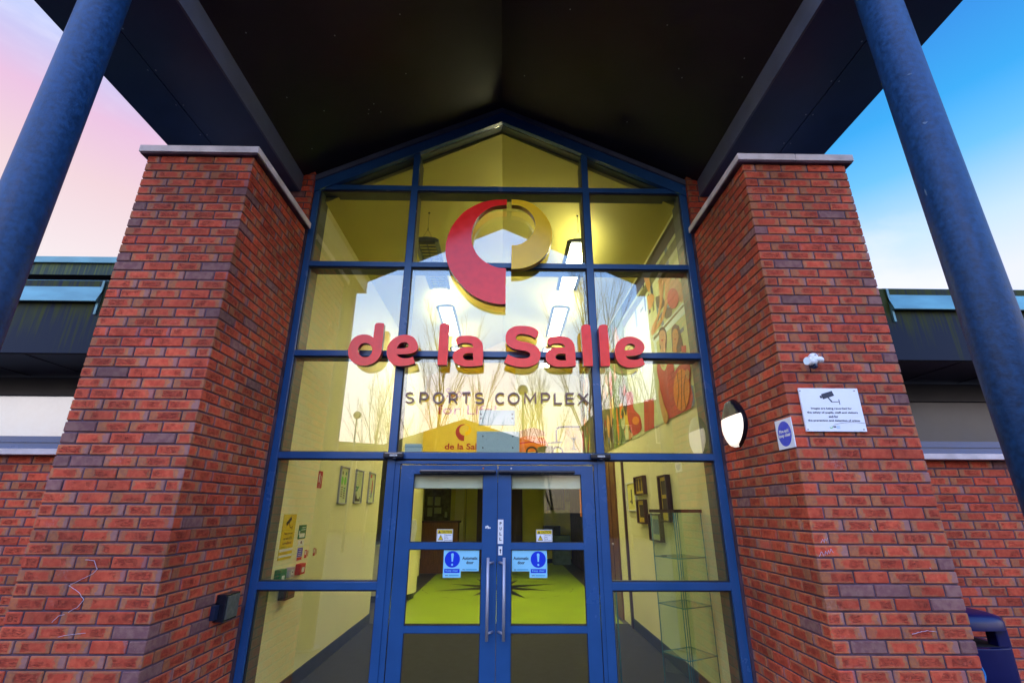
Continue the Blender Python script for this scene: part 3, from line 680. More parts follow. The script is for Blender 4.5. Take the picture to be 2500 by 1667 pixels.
# ------------------------------------------------------------------ de la Salle lettering and crescents
def tr(reg, pts, Y):
    return [(p.x, p.z) for p in (at(reg, x, y, Y=Y) for x, y in smooth_px(pts))]
def smooth_px(pts): return [(v.x, v.y) for v in smooth(pts, 4)]
Ld, La, Ls, Ll, Lg = (840, 780, 11.76), (1040, 780, 11.76), (1210, 780, 11.76), (1400, 780, 11.76), (1060, 470, 5.2267)
LET = [('d', Ld, [[(885,165),(905,125),(950,100),(1040,95),(1120,105),(1150,125),(1145,200),(1130,400),(1110,600),(1090,760),(1078,900),(1060,980),(1020,1070),(960,1150),(880,1220),(780,1275),(680,1305),(580,1318),(480,1312),(400,1295),(340,1270),(265,1230),(200,1170),(145,1095),(120,1010),(115,930),(118,860),(135,790),(165,700),(210,610),(270,540),(350,480),(440,445),(520,430),(600,428),(680,437),(760,465),(838,515),(860,350),(872,250)],
   [(605,672),(690,688),(755,730),(800,800),(810,870),(795,950),(755,1015),(690,1065),(600,1082),(510,1062),(445,1005),(410,930),(400,850),(425,780),(475,715),(535,680)]]),
 ('e', Ld, [[(2035,1255),(1930,1290),(1820,1315),(1700,1328),(1600,1330),(1500,1318),(1420,1295),(1350,1240),(1290,1170),(1250,1090),(1228,1000),(1225,900),(1240,800),(1285,700),(1350,610),(1430,540),(1520,485),(1620,450),(1720,436),(1820,438),(1910,460),(1990,505),(2050,570),(2095,650),(2115,720),(2118,790),(2095,860),(2050,915),(1970,955),(1870,980),(1770,988),(1640,993),(1510,995),(1545,1040),(1600,1080),(1670,1105),(1750,1112),(1840,1105),(1920,1085),(1975,1060),(2000,1130)],
   [(1510,830),(1530,780),(1570,720),(1630,670),(1700,648),(1770,650),(1830,685),(1852,730),(1835,780),(1780,810),(1700,825),(1600,830)]]),
 ('l', La, [[(325,1300),(600,1305),(625,1000),(640,600),(660,300),(680,190),(670,135),(600,110),(530,100),(460,115),(410,160),(395,230),(385,400),(365,700),(345,1000)]]),
 ('a', La, [[(1625,1310),(1500,1328),(1350,1340),(1200,1345),(1080,1335),(960,1305),(870,1265),(815,1225),(780,1150),(768,1060),(785,980),(830,910),(900,850),(990,810),(1100,790),(1220,788),(1350,795),(1350,760),(1320,710),(1260,680),(1180,668),(1090,668),(1000,685),(910,730),(880,660),(860,590),(880,535),(940,490),(1030,467),(1150,460),(1270,462),(1380,480),(1470,515),(1540,570),(1600,640),(1630,720),(1635,850),(1640,1050),(1635,1200)],
   [(1350,965),(1280,960),(1180,962),(1110,985),(1070,1025),(1062,1075),(1090,1120),(1150,1155),(1230,1165),(1360,1160),(1352,1060)]]),
 ('S', Ls, [[(240,1225),(355,1000),(430,1040),(530,1080),(640,1105),(760,1115),(880,1108),(950,1085),(990,1040),(990,985),(955,940),(880,905),(780,885),(650,865),(530,840),(430,790),(350,730),(300,650),(285,540),(290,450),(330,350),(400,275),(500,215),(620,185),(760,180),(900,188),(1030,212),(1130,250),(1200,310),(1232,360),(1225,420),(1190,480),(1130,530),(1030,470),(930,435),(820,415),(720,412),(640,430),(590,475),(578,530),(610,580),(680,610),(800,635),(940,660),(1060,700),(1160,760),(1240,850),(1285,940),(1290,1040),(1270,1130),(1220,1220),(1130,1290),(1020,1335),(900,1358),(760,1362),(620,1350),(490,1320),(360,1280)]]),
 ('a', Ls, [[(2300,1330),(2150,1345),(2000,1355),(1850,1355),(1730,1345),(1610,1310),(1520,1250),(1460,1180),(1440,1090),(1445,1000),(1480,930),(1540,870),(1630,825),(1740,800),(1870,798),(1995,800),(1980,750),(1930,705),(1850,685),(1750,682),(1650,695),(1560,740),(1500,690),(1490,620),(1510,560),(1570,510),(1680,485),(1800,475),(1930,485),(2050,510),(2150,560),(2220,640),(2265,740),(2280,850),(2290,1000),(2300,1150),(2308,1270)],
   [(2005,985),(1900,975),(1810,980),(1750,1010),(1722,1060),(1730,1110),(1780,1150),(1860,1170),(1950,1172),(2025,1170),(2015,1080)]]),
 ('l', Ll, [[(290,1330),(560,1335),(555,1200),(540,900),(520,600),(500,350),(485,220),(470,165),(420,145),(340,138),(270,160),(225,210),(225,350),(240,600),(255,850),(270,1050),(285,1200)]]),
 ('l', Ll, [[(785,1335),(1045,1335),(1055,1270),(1040,1050),(1020,750),(1000,500),(985,300),(980,170),(920,148),(850,142),(770,165),(725,215),(720,280),(735,450),(750,700),(765,950),(775,1150)]]),
 ('e', Ll, [[(2055,1280),(1980,1325),(1870,1355),(1750,1372),(1630,1378),(1510,1362),(1400,1320),(1310,1250),(1240,1150),(1205,1040),(1190,930),(1195,820),(1225,720),(1280,630),(1360,560),(1450,515),(1550,492),(1660,490),(1770,510),(1880,560),(1960,620),(2020,700),(2042,790),(2035,860),(2000,930),(1920,990),(1820,1020),(1700,1040),(1510,1045),(1530,1090),(1590,1130),(1670,1150),(1760,1155),(1850,1140),(1930,1110),(1975,1105),(2015,1190)],
   [(1465,885),(1470,820),(1510,750),(1580,700),(1660,690),(1740,720),(1775,775),(1755,820),(1700,850),(1600,870)]])]
YL = 4.555
sg_ = thing('school_name_lettering', 'raised pink-red letters reading de la Salle across the glass screen', 'lettering', (-.1, YL, 1.40))
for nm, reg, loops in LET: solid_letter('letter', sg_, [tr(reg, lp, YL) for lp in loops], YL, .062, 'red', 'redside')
REDC = [(928,90),(928,158),(850,165),(760,180),(680,215),(600,275),(545,335),(500,420),(478,520),(478,620),(500,700),(545,785),(610,855),(700,915),(800,955),(918,968),(912,1100),(912,1425),(800,1420),(700,1400),(600,1365),(500,1315),(400,1235),(300,1120),(220,1010),(170,900),(145,780),(150,650),(180,540),(230,430),(310,320),(400,235),(520,165),(640,120),(780,95)]
YELC = [(988,90),(1080,95),(1180,115),(1280,160),(1360,225),(1430,310),(1480,400),(1505,500),(1502,600),(1480,690),(1440,770),(1380,840),(1300,900),(1200,945),(1100,970),(985,975),(988,675),(1060,670),(1130,645),(1200,595),(1260,520),(1290,430),(1280,340),(1230,260),(1150,195),(1070,165),(988,158)]
lg = thing('school_emblem', 'large raised emblem of a red and a yellow crescent high on the glass', 'emblem', (0, YL, 1.8))
rc_ = tr(Lg, REDC, YL); yc_ = tr(Lg, YELC, YL)
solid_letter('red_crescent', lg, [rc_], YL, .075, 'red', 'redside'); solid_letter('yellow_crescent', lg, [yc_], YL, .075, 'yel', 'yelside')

# SPORTS COMPLEX
spc = thing('sports_complex_lettering', 'small grey-brown letters reading SPORTS COMPLEX under the school name', 'lettering', (-.08, 4.66, .96))
def cap(ch):
    o = arc(.5, .5, .5, .5, 0, 360, 26)[:-1]
    D = {'S': [(arc(.46, .745, .36, .245, 38, 262, 12)+arc(.46, .255, .40, .245, 85, -150, 13), 0)],
         'P': [([(.06, 0), (.06, 1), (.48, 1)]+arc(.48, .685, .34, .315, 90, -90, 10)+[(.06, .37)], 0)],
         'O': [(o, 1)], 'R': [([(.06, 0), (.06, 1), (.48, 1)]+arc(.48, .685, .34, .315, 90, -90, 10)+[(.06, .37)], 0), ([(.48, .37), (.84, 0)], 0)],
         'T': [([(0, 1), (.9, 1)], 0), ([(.45, 1), (.45, 0)], 0)], 'C': [(arc(.52, .5, .5, .5, 48, 312, 20), 0)],
         'M': [([(.02, 0), (.05, 1), (.5, .22), (.95, 1), (.98, 0)], 0)], 'L': [([(.05, 1), (.05, 0), (.72, 0)], 0)],
         'E': [([(.78, 1), (.05, 1), (.05, 0), (.80, 0)], 0), ([(.05, .51), (.72, .51)], 0)], 'X': [([(0, 1), (.9, 0)], 0), ([(.88, 1), (.02, 0)], 0)]}
    return D[ch]
SCR_ = (980, 940, 5.004)
GL = [('S', 42, 162), ('P', 214, 333), ('O', 378, 525), ('R', 575, 690), ('T', 728, 853), ('S', 895, 1012), ('C', 1143, 1262), ('O', 1298, 1446), ('M', 1497, 1650), ('P', 1705, 1818), ('L', 1866, 1968), ('E', 2008, 2118), ('X', 2158, 2292)]
for ch, xa, xb in GL:
    yt, yb_ = 84+(xa-45)*.0050, 226+(xa-45)*.0050
    a = at(SCR_, xa, yb_, Y=4.66); c = at(SCR_, xb, yt, Y=4.66); st = .0165
    x0, x1, z0, z1 = a.x+st/2, c.x-st/2, a.z+st/2, c.z-st/2
    xs = [p[0] for q, _ in cap(ch) for p in q]; mn, mx_ = min(xs), max(xs); b = MB()
    for q, cl_ in cap(ch): stroke(b, [(x0+(p[0]-mn)/(mx_-mn)*(x1-x0), z0+p[1]*(z1-z0)) for p in q], st, 'grey', 4.655-.0004*GL.index((ch, xa, xb)) % .001, 4.678, bool(cl_))
    b.build('letter', spc)

# ------------------------------------------------------------------ notices on the doors
def notice(name, label, cat, group=None): return dict(label=label, cat=cat, group=group)
def auto_sign(x_auto, x_keep, label):
    b = MB(); zt = -.350; yb = 4.7045
    b.box(x_auto-.082, x_auto+.082, yb-.0012, yb, -.521, zt, 'cyan'); b.box(x_keep-.079, x_keep+.079, yb-.0028, yb-.0014, -.573, zt+.001, 'cyan')
    yt = yb-.0034
    b.tube((x_keep, yt, -.424), (x_keep, yt+.0005, -.424), .068, .068, 'signblue', 40)
    b.face([(x_keep-.012, yt-.0006, -.383), (x_keep+.012, yt-.0006, -.383), (x_keep+.006, yt-.0006, -.443), (x_keep-.006, yt-.0006, -.443)], 'cyan')
    b.tube((x_keep, yt-.0010, -.386), (x_keep, yt-.0006, -.386), .0125, .0125, 'cyan', 16)
    b.tube((x_keep, yt-.0008, -.468), (x_keep, yt-.0004, -.468), .009, .009, 'cyan', 16)
    b.box(x_keep-.068, x_keep+.068, yt-.0002, yt+.0003, -.534, -.502, 'signblue')
    text_into(b, 'Keep clear', (x_keep, yt-.0008, -.518), .112, .020, 'cyan', bold=.01)
    text_into(b, 'Automatic\ndoor', (x_auto, yb-.0018, -.432), .136, .062, 'ink', bold=.03)
    b.box(x_auto-.035, x_auto+.065, yb-.002, yb-.0013, -.512, -.503, 'cyan2'); text_into(b, 'eec', (x_auto-.052, yb-.002, -.508), .022, .007, 'ink', bold=.02)
    b.box(x_keep-.025, x_keep+.062, yt-.0002, yt+.0003, -.560, -.550, 'cyan2'); text_into(b, 'eec', (x_keep-.045, yt-.0006, -.555), .026, .007, 'ink', bold=.02)
    b.build('door_notice', label=label, cat='sign', group='automatic door notices')
auto_sign(-.303, -.460, 'pale blue keep clear notice on the left door, blue disc at its left')
auto_sign(.156, .311, 'pale blue keep clear notice on the right door, blue disc at its right')
def caution(x, z, label):
    b = MB(); y = 4.7045; b.box(x-.073, x+.073, y-.001, y, z-.054, z+.054, 'white'); b.box(x-.069, x+.069, y-.0018, y-.0012, z-.050, z+.050, 'ink')
    b.box(x-.067, x+.067, y-.0024, y-.0019, z+.018, z+.048, 'signyel'); b.box(x-.067, x-.002, y-.0024, y-.0019, z-.048, z+.016, 'white'); b.box(x, x+.067, y-.0024, y-.0019, z-.048, z+.016, 'white')
    text_into(b, 'CAUTION', (x+.016, y-.003, z+.033), .092, .020, 'inkblk', bold=.02)
    b.face([(x-.060, y-.003, z+.022), (x-.036, y-.003, z+.022), (x-.048, y-.003, z+.044)], 'inkblk')
    b.face([(x-.060, y-.003, z-.038), (x-.012, y-.003, z-.038), (x-.036, y-.003, z+.008)], 'inkblk'); b.face([(x-.054, y-.0035, z-.034), (x-.018, y-.0035, z-.034), (x-.036, y-.0035, z+.001)], 'signyel')
    b.box(x-.038, x-.034, y-.0042, y-.0038, z-.020, z-.006, 'inkblk'); b.box(x-.038, x-.034, y-.0042, y-.0038, z-.029, z-.024, 'inkblk')
    for k, (t_, wd) in enumerate((('Automatic', .056), ('door', .024), ('Do not', .028), ('force closed', .058))): text_into(b, t_, (x+.005+wd/2, y-.003, z+.006-k*.0145), wd, .0085, 'ink', bold=.02)
    b.build('caution_sticker', label=label, cat='sticker', group='yellow caution stickers')
caution(-.538, -.228, 'yellow and white CAUTION sticker on the left door pane'); caution(.369, -.229, 'yellow and white CAUTION sticker on the right door pane')
b = MB(); b.box(-.055, -.005, 4.680, 4.6825, -.294, -.089, 'white', .001)
for k, ch in enumerate('PULL'): text_into(b, ch, (-.030, 4.6792, -.122-k*.044), .019, .026, 'inkblk', bold=.03)
b.build('pull_label', label='upright white PULL label on the blue stile between the doors', cat='label')

# ------------------------------------------------------------------ on the right pillar
def cam_icon(b, P, m, yo):
    for pts in P: b.prism([(p.x, yo, p.z) for p in pts], (0, .0006, 0), m)
SG = (1700, 830, 5.2267)
b = MB(); ys = 3.432; b.box(2.175, 2.616, ys, 3.446, .537, .856, 'sign', .002)
q = lambda x, y: at(SG, x, y, Y=ys)
for pts in ([(1590,690),(1725,648),(1758,708),(1618,755)], [(1570,715),(1592,705),(1610,738),(1585,742)], [(1672,735),(1688,732),(1738,786),(1722,792)], [(1722,784),(1820,784),(1820,792),(1722,792)], [(1812,755),(1820,755),(1836,822),(1828,822)]):
    b.prism([tuple(q(*p)-Vector((0, .0012, 0))) for p in pts], (0, .0008, 0), 'ink')
for (t_, xa, xb, yc) in (('Images are being recorded for', 1462, 1982, 872), ('the safety of pupils, staff and visitors', 1412, 2058, 924), ('and for', 1688, 1810, 974), ('the prevention and detection of crime.', 1425, 2092, 1026)):
    a, c = q(xa, yc), q(xb, yc); text_into(b, t_, ((a.x+c.x)/2, ys-.0012, a.z), c.x-a.x, .0185, 'ink', bold=.03)
pts = [q(1755, 1078), q(1850, 1058), q(1950, 1048), q(2050, 1050), q(2150, 1064)]
stroke(b, [(p.x, p.z) for p in pts], .0018, 'ink', ys-.0014, ys-.0006)
a = q(1720, 1108); stroke(b, arc(a.x, a.z, .009, .009, 180, 400, 10), .004, 'lgreen', ys-.0014, ys-.0006)
text_into(b, 'ea', (q(1765, 1105).x, ys-.0012, q(1765, 1105).z), .022, .012, 'ink', bold=.03)
for k in range(3): b.box(q(1790, 1105).x, q(1832, 1105).x, ys-.0012, ys-.0005, q(1800, 1098+k*14).z-.0012, q(1800, 1098+k*14).z+.0012, 'cyan2')
for x_, y_ in ((1320, 648), (2012, 648), (2138, 1140), (1425, 1140)):
    a = q(x_, y_); b.tube((a.x, ys-.003, a.z), (a.x, ys+.001, a.z), .0055, .0055, 'screw', 12)
b.build('camera_notice', label='white notice with a camera drawing screwed to the right brick pillar', cat='sign')
# fire exit sign on the inner side face
b = MB(); xs_ = 2.078; b.box(xs_, xs_+.006, 3.440, 3.655, .428, .643, 'sign', .001)
b.ell((xs_-.0002, 3.548, .536), (.001, .088, .092), 'signblue', 40, 16, False)
text_into(b, 'Fire exit\nkeep clear', (xs_-.0022, 3.548, .537), .155, .062, 'white', wall='R', bold=.045)
b.build('fire_exit_sign', label='small square sign with a blue oval, Fire exit keep clear', cat='sign')
# motion sensor
t = thing('motion_sensor', 'white plastic motion sensor on the front of the right pillar', 'motion sensor', (2.33, 3.44, 1.05))
b = MB(); b.tube((2.335, 3.452, 1.075), (2.335, 3.42, 1.075), .042, .038, 'white', 24); b.build('wall_plate', t)
b = MB(); b.ell((2.315, 3.40, 1.088), (.034, .03, .030), 'white'); b.ell((2.36, 3.40, 1.066), (.028, .03, .026), 'white'); b.ell((2.325, 3.385, 1.06), (.05, .034, .024), 'white', 20, 12)
for xx in (2.312, 2.335): b.tube((xx, 3.371, 1.096), (xx, 3.362, 1.096), .004, .004, 'screw', 8)
b.build('housing', t)
b = MB(); b.tube((2.235, 3.36, 1.045), (2.30, 3.385, 1.045), .030, .032, 'white', 20); b.tube((2.2335, 3.359, 1.045), (2.2355, 3.36, 1.045), .026, .026, 'offwhite', 20); b.tube((2.275, 3.372, 1.012), (2.30, 3.38, 1.012), .022, .024, 'ink', 14); b.build('sensor_head', t)
# bulkhead lamp on the inner face: egg outline, dark hood, lit diffuser below
t = thing('bulkhead_lamp', 'egg shaped black wall lamp with a lit lower half beside the screen', 'wall lamp', (2.06, 4.24, .70))
def egg(z): 
    s_ = (z-.52)/.44; s_ = min(max(s_, 0), 1); return .215*math.sin(math.pi*s_**.93)**.72
body, dif = MB(), MB(); N1, N2 = 36, 30; P_ = []
for i in range(N1+1):
    z = .519+.442*(1-math.cos(math.pi*i/N1))/2; w_ = max(egg(z), .002)
    P_.append([Vector((2.086-.062*math.sin(math.pi*j/N2)**.30*min(1, w_/.07), 4.285-w_*math.cos(math.pi*j/N2), z)) for j in range(N2+1)])
gb = {0: {}, 1: {}}
def vert(k, i, j):
    if (i, j) not in gb[k]: gb[k][(i, j)] = (body, dif)[k].bm.verts.new(P_[i][j])
    return gb[k][(i, j)]
for i in range(N1):
    for j in range(N2):
        zc = (P_[i][j].z+P_[i+1][j].z)/2; k = 1 if (3 <= i and zc < .790 and 2 <= j <= N2-2) else 0; m_ = (body, dif)[k]
        f = m_.bm.faces.new((vert(k, i, j), vert(k, i, j+1), vert(k, i+1, j+1), vert(k, i+1, j))); f.smooth = True; f.material_index = m_.mi('hood' if k == 0 else 'lampglow')
body.build('hood', t); dif.build('diffuser', t)
# switch box on the left pillar's inner face
t = thing('exit_button', 'square steel button in a black box on the left pillar', 'push button', (-2.18, 4.27, -.8))
b = MB(); b.box(-2.215, -2.135, 4.175, 4.375, -.822, -.632, 'blackpl', .006); b.build('back_box', t)
b = MB(); b.box(-2.1345, -2.127, 4.190, 4.362, -.806, -.645, 'plate', .002); b.build('steel_plate', t)
b = MB(); b.box(-2.214, -2.18, 4.12, 4.174, -.80, -.70, 'ink', .003); b.build('junction_box', t)
# litter bin and hose
t = thing('litter_bin', 'dark blue plastic litter bin with an open front slot behind the right pillar', 'litter bin', (3.56, 4.3, G))
b = MB(); prof = [(0, .235), (.60, .245), (.74, .25)]; cx_, cy_ = 3.57, 4.25
def ring(z, r, n=28): return [(cx_+r*math.copysign(abs(math.cos(2*math.pi*k/n))**.6, math.cos(2*math.pi*k/n)), cy_+r*.95*math.copysign(abs(math.sin(2*math.pi*k/n))**.6, math.sin(2*math.pi*k/n)), z) for k in range(n)]
def loft(b, rings, m, cap_=True):
    vv = [[b.bm.verts.new(p) for p in r] for r in rings]; i = b.mi(m)
    for a, c in zip(vv, vv[1:]):
        for k in range(len(a)):
            f = b.bm.faces.new((a[k], a[(k+1) % len(a)], c[(k+1) % len(a)], c[k])); f.material_index = i; f.smooth = True
    if cap_: f = b.bm.faces.new(vv[-1]); f.material_index = i
loft(b, [ring(G, .23), ring(G+.05, .25), ring(-.96, .262), ring(-.955, .262)], 'bin'); b.build('body', t)
b = MB(); loft(b, [ring(-.84, .262), ring(-.79, .262), ring(-.755, .245), ring(-.735, .19), ring(-.72, .10), ring(-.718, .02)], 'bin'); b.build('lid', t)
for k in range(4):
    b = MB(); a0 = R(45+90*k)
    b.box(cx_+.175*math.copysign(1, math.cos(a0))-.045, cx_+.175*math.copysign(1, math.cos(a0))+.055, cy_+.16*math.copysign(1, math.sin(a0))-.03, cy_+.16*math.copysign(1, math.sin(a0))+.06, -.97, -.83, 'bin', .01); b.build('lid_support', t)
b = MB(); b.box(cx_-.2, cx_+.2, cy_-.19, cy_+.19, -.98, -.952, 'hole'); b.build('liner', t)
b = MB(); p_ = [(3.02+.055*math.sin(math.pi*k/16), 3.50+.01*k, -.93-.016*k) for k in range(17)]
p_ = [tuple(at((2300, 1440, 6.905), x, y, Y=3.60)) for x, y in ((560,1215),(625,1255),(665,1310),(700,1375),(722,1440),(725,1500),(715,1560),(700,1620),(690,1700))]
for a, c in zip(p_, p_[1:]): b.tube(a, c, .007, .007, 'cable', 10, False)
b.build('cable', label='loop of light blue cable hanging beside the right pillar', cat='cable')

# chalk marks: scratches on the brick faces
def chalk(name, reg, lines, Y=None, X=None, label=''):
    t = thing(name, label, 'chalk marks', at(reg, *lines[0][0], Y=Y, X=X))
    for ln in lines:
        b = MB(); P = [at(reg, x, y, Y=Y, X=X) for x, y in ln]
        if Y is not None: 
            pp = []
            for a, c in zip(P, P[1:]):
                for k in range(6): pp.append((a.x+(c.x-a.x)*k/6+random.uniform(-.0015, .0015), a.z+(c.z-a.z)*k/6+random.uniform(-.0015, .0015)))
            pp.append((P[-1].x, P[-1].z)); stroke(b, pp, .0017, 'chalk', Y-.0008, Y+.002); b.build('chalk_line', t)
C3 = (0, 1067, 2.613); D3 = (1650, 1067, 2.613)
chalk('chalk_marks', C3, [[(545,780),(600,785),(620,840),(590,870),(520,905),(440,945),(500,985),(535,1035),(490,1085),(435,1115)], [(410,1130),(370,1140),(330,1180)], [(370,1272),(440,1258),(545,1248)]], Y=3.450, label='wandering white chalk line low on the front of the left pillar')
chalk('chalk_marks', D3, [[(925,675),(938,650),(948,672)], [(948,668),(952,648),(962,660),(968,642)], [(915,760),(930,728),(945,758)], [(950,752),(955,725),(968,745),(975,718)], [(980,742),(990,712),(1005,735)], [(1505,1255),(1560,1240),(1610,1232),(1665,1240)], [(1240,580),(1262,600)], [(1620,830),(1630,840)]], Y=3.450, label='white chalk scribbles low on the front of the right pillar')

# ------------------------------------------------------------------ lobby lamps
def pendant(x, y0, lit, label):
    t = thing('pendant_lamp', label, 'pendant lamp', (x, y0, 3.42), 'pendant lamps in the lobby')
    ln, hw = 1.5, .17; z = 3.42
    b = MB(); sec = [(-hw, .0), (-hw, .035), (-.12, .068), (0, .08), (.12, .068), (hw, .035), (hw, .0), (.115, .0), (.115, .03), (-.115, .03), (-.115, 0)]
    b.prism([(x+p, y0, z+q_) for p, q_ in sec], (0, ln, 0), 'lampbody'); b.build('housing', t)
    b = MB(); b.box(x-.108, x+.108, y0+.06, y0+ln-.06, z+.016, z+.026, 'tube' if lit else 'tubeoff'); b.build('tubes', t)
    if lit:
        b = MB(); b.box(x-.05, x+.05, y0+.10, y0+ln-.10, z+.086, z+.094, 'uptube'); b.build('uplight_tube', t)
    b = MB()
    for k in range(17): b.box(x-.112, x+.112, y0+.055+k*.0865, y0+.0585+k*.0865, z-.004, z+.013, 'alu' if lit else 'lampbody')
    b.box(x-.004, x+.004, y0+.06, y0+ln-.06, z-.003, z+.012, 'alu' if lit else 'lampbody'); b.build('louvre', t)
    for yy in (y0+.08, y0+ln-.08):
        b = MB(); zc = 4.45-.505*abs(x-XC)+.02
        for s_ in (-.09, .09): b.tube((x+s_, yy, z+.06), (x, yy, z+.24), .0022, .0022, 'gasket', 5)
        b.tube((x, yy, z+.24), (x, yy, zc), .0022, .0022, 'gasket', 5); b.tube((x, yy, z+.225), (x, yy, z+.265), .006, .006, 'gasket', 6); b.tube((x, yy, zc-.03), (x, yy, zc), .014, .014, 'gasket', 8)
        b.build('hanging_wire', t)
pendant(-1.09, 5.70, False, 'unlit grey louvred pendant lamp nearest the glass on the left')
pendant(1.00, 5.70, True, 'lit louvred pendant lamp nearest the glass on the right')
pendant(-1.09, 7.98, True, 'lit louvred pendant lamp, second in the left row')
pendant(1.00, 7.98, True, 'lit louvred pendant lamp, second in the right row')
pendant(-1.09, 10.3, True, 'lit louvred pendant lamp farthest back in the left row')
pendant(1.00, 10.3, True, 'lit louvred pendant lamp farthest back in the right row')

# ------------------------------------------------------------------ lobby: flat art drawn on planes
def shape(b, reg, pts, m, off, X=None, Y=None, sm=True, th=.0015):
    P = [at(reg, x, y, Y=Y, X=X) for x, y in (smooth_px(pts) if sm else pts)]
    n = Vector((-1, 0, 0)) if X is not None and X > 0 else Vector((1, 0, 0)) if X is not None else Vector((0, -1, 0))
    b.prism([tuple(p+n*off) for p in P], n*th, m)
def el(cx, cy_, rx, ry, n=16, rot=0):
    o = []
    for k in range(n):
        a = 2*math.pi*k/n; x, y = rx*math.cos(a), ry*math.sin(a); o.append((cx+x*math.cos(R(rot))-y*math.sin(R(rot)), cy_+x*math.sin(R(rot))+y*math.cos(R(rot))))
    return o
S4 = (1420, 620, 3.136); LT = (1360, 480, 6.532)
# side mural: panels on the right wall
mu = MB(); X_ = RX-.002
def mq(y0, y1, z0, z1, m, off=0): mu.box(X_-off-.004, X_-off, y0, y1, z0, z1, m)
mq(4.93, 7.6, 1.04, 3.36, 'pale'); mq(7.62, 8.9, 1.05, 3.36, 'midgreen'); mq(8.92, 12.6, 1.06, 3.36, 'olive')
def ms(pts, m, off, sm=True): shape(mu, S4, pts, m, off, X=X_, sm=sm)
mu.box(X_-.008, X_-.0045, 4.93, 7.6, 3.12, 3.34, 'hair'); mu.box(X_-.008, X_-.0045, 4.93, 7.6, 2.93, 3.06, 'olive')
O = .0055
shape(mu, S4, [(560,625),(780,372),(800,400),(812,440),(560,690),(545,660)], 'offwhite', O, X=X_, sm=False)
shape(mu, S4, [(555,640),(785,385),(788,400),(556,665)], 'olive', O+.002, X=X_, sm=False)
for a in ([(590,200),(622,190),(630,260),(622,360),(600,470),(570,560),(545,612),(536,600),(552,540),(585,470),(602,370),(600,280)], [(640,178),(690,178),(672,290),(655,420),(620,520),(580,580),(545,625),(540,600),(590,530),(628,440),(645,330)]): ms(a, 'skin', O+.003)
ms([(690,200),(745,190),(775,250),(780,350),(770,372),(700,330),(672,280)], 'skin2', O+.002)
ms(el(706, 340, 44, 78), 'vest', O+.0045)
ms([(600,180),(640,180),(636,240),(610,250)], 'skin2', O+.003)
for a in ([(480,180),(520,180),(530,240),(520,300),(500,250)], [(505,330),(540,300),(560,330),(545,400),(520,430)]): ms(a, 'skin', O+.002)
for a in ([(570,330),(620,310),(640,380),(610,430),(580,400)], [(640,420),(700,400),(690,470),(650,500)]): ms(a, 'hair', O+.001)
# two players
ms([(598,600),(605,570),(625,556),(645,575),(656,620),(655,700),(648,748),(625,752),(604,720)], 'hair', O+.002)
ms([(600,610),(612,585),(630,580),(645,600),(650,650),(645,700),(650,752),(608,752),(612,710),(602,680)], 'skin2', O+.004)
ms([(693,600),(700,560),(720,535),(750,550),(765,620),(782,700),(775,745),(740,752),(700,748)], 'hair', O+.002)
ms([(702,610),(712,575),(730,570),(745,600),(748,650),(735,700),(735,752),(706,752),(704,690)], 'skin', O+.004)
for cx_, cy2 in ((622, 640), (722, 632)):
    ms([(cx_-8, cy2-18), (cx_-3, cy2-22), (cx_-2, cy2-17)], 'hair', O+.006, False); ms([(cx_+6, cy2-18), (cx_+12, cy2-20), (cx_+11, cy2-15)], 'hair', O+.006, False); ms([(cx_-6, cy2+18), (cx_+10, cy2+12), (cx_+6, cy2+26), (cx_-2, cy2+28)], 'vest', O+.006)
ms([(770,705),(805,700),(806,752),(772,752)], 'vest', O+.003, False)
ms([(586,828),(604,840),(622,880),(640,895),(656,860),(664,828),(706,828),(716,900),(740,870),(760,850),(832,828),(840,900),(838,990),(858,1090),(845,1180),(690,1255),(655,1275),(625,1150),(602,1000),(584,900)], 'vest', O+.003)
ms([(606,830),(662,830),(650,880),(636,892),(620,875)], 'pale', O+.006); ms([(612,828),(650,828),(640,866),(622,862)], 'skin2', O+.0075)
ms([(712,830),(770,830),(745,862),(722,868)], 'offwhite', O+.006)
ms(el(775, 1040, 62, 162), 'ballp', O+.008)
for a in ([(773,880),(775.5,880),(778,1040),(775.5,1200),(773,1200),(775,1040)], [(740,905),(743,904),(756,1040),(743,1174),(740,1172),(752.5,1040)], [(807,905),(810,908),(795,1040),(811,1172),(808,1174),(791.5,1040)]): ms(a, 'hair', O+.0105)
ms([(800,905),(820,880),(838,910),(836,955),(825,960)], 'skin', O+.011)
ms([(600,990),(616,1060),(640,1150),(675,1240),(660,1300),(640,1285),(618,1200),(600,1100)], 'skin', O+.0095)
ms([(560,1000),(600,1010),(622,1180),(640,1290),(590,1300),(560,1320)], 'pale', O+.001); ms([(843,1000),(858,1010),(870,1140),(850,1180)], 'bluepr', O+.002)
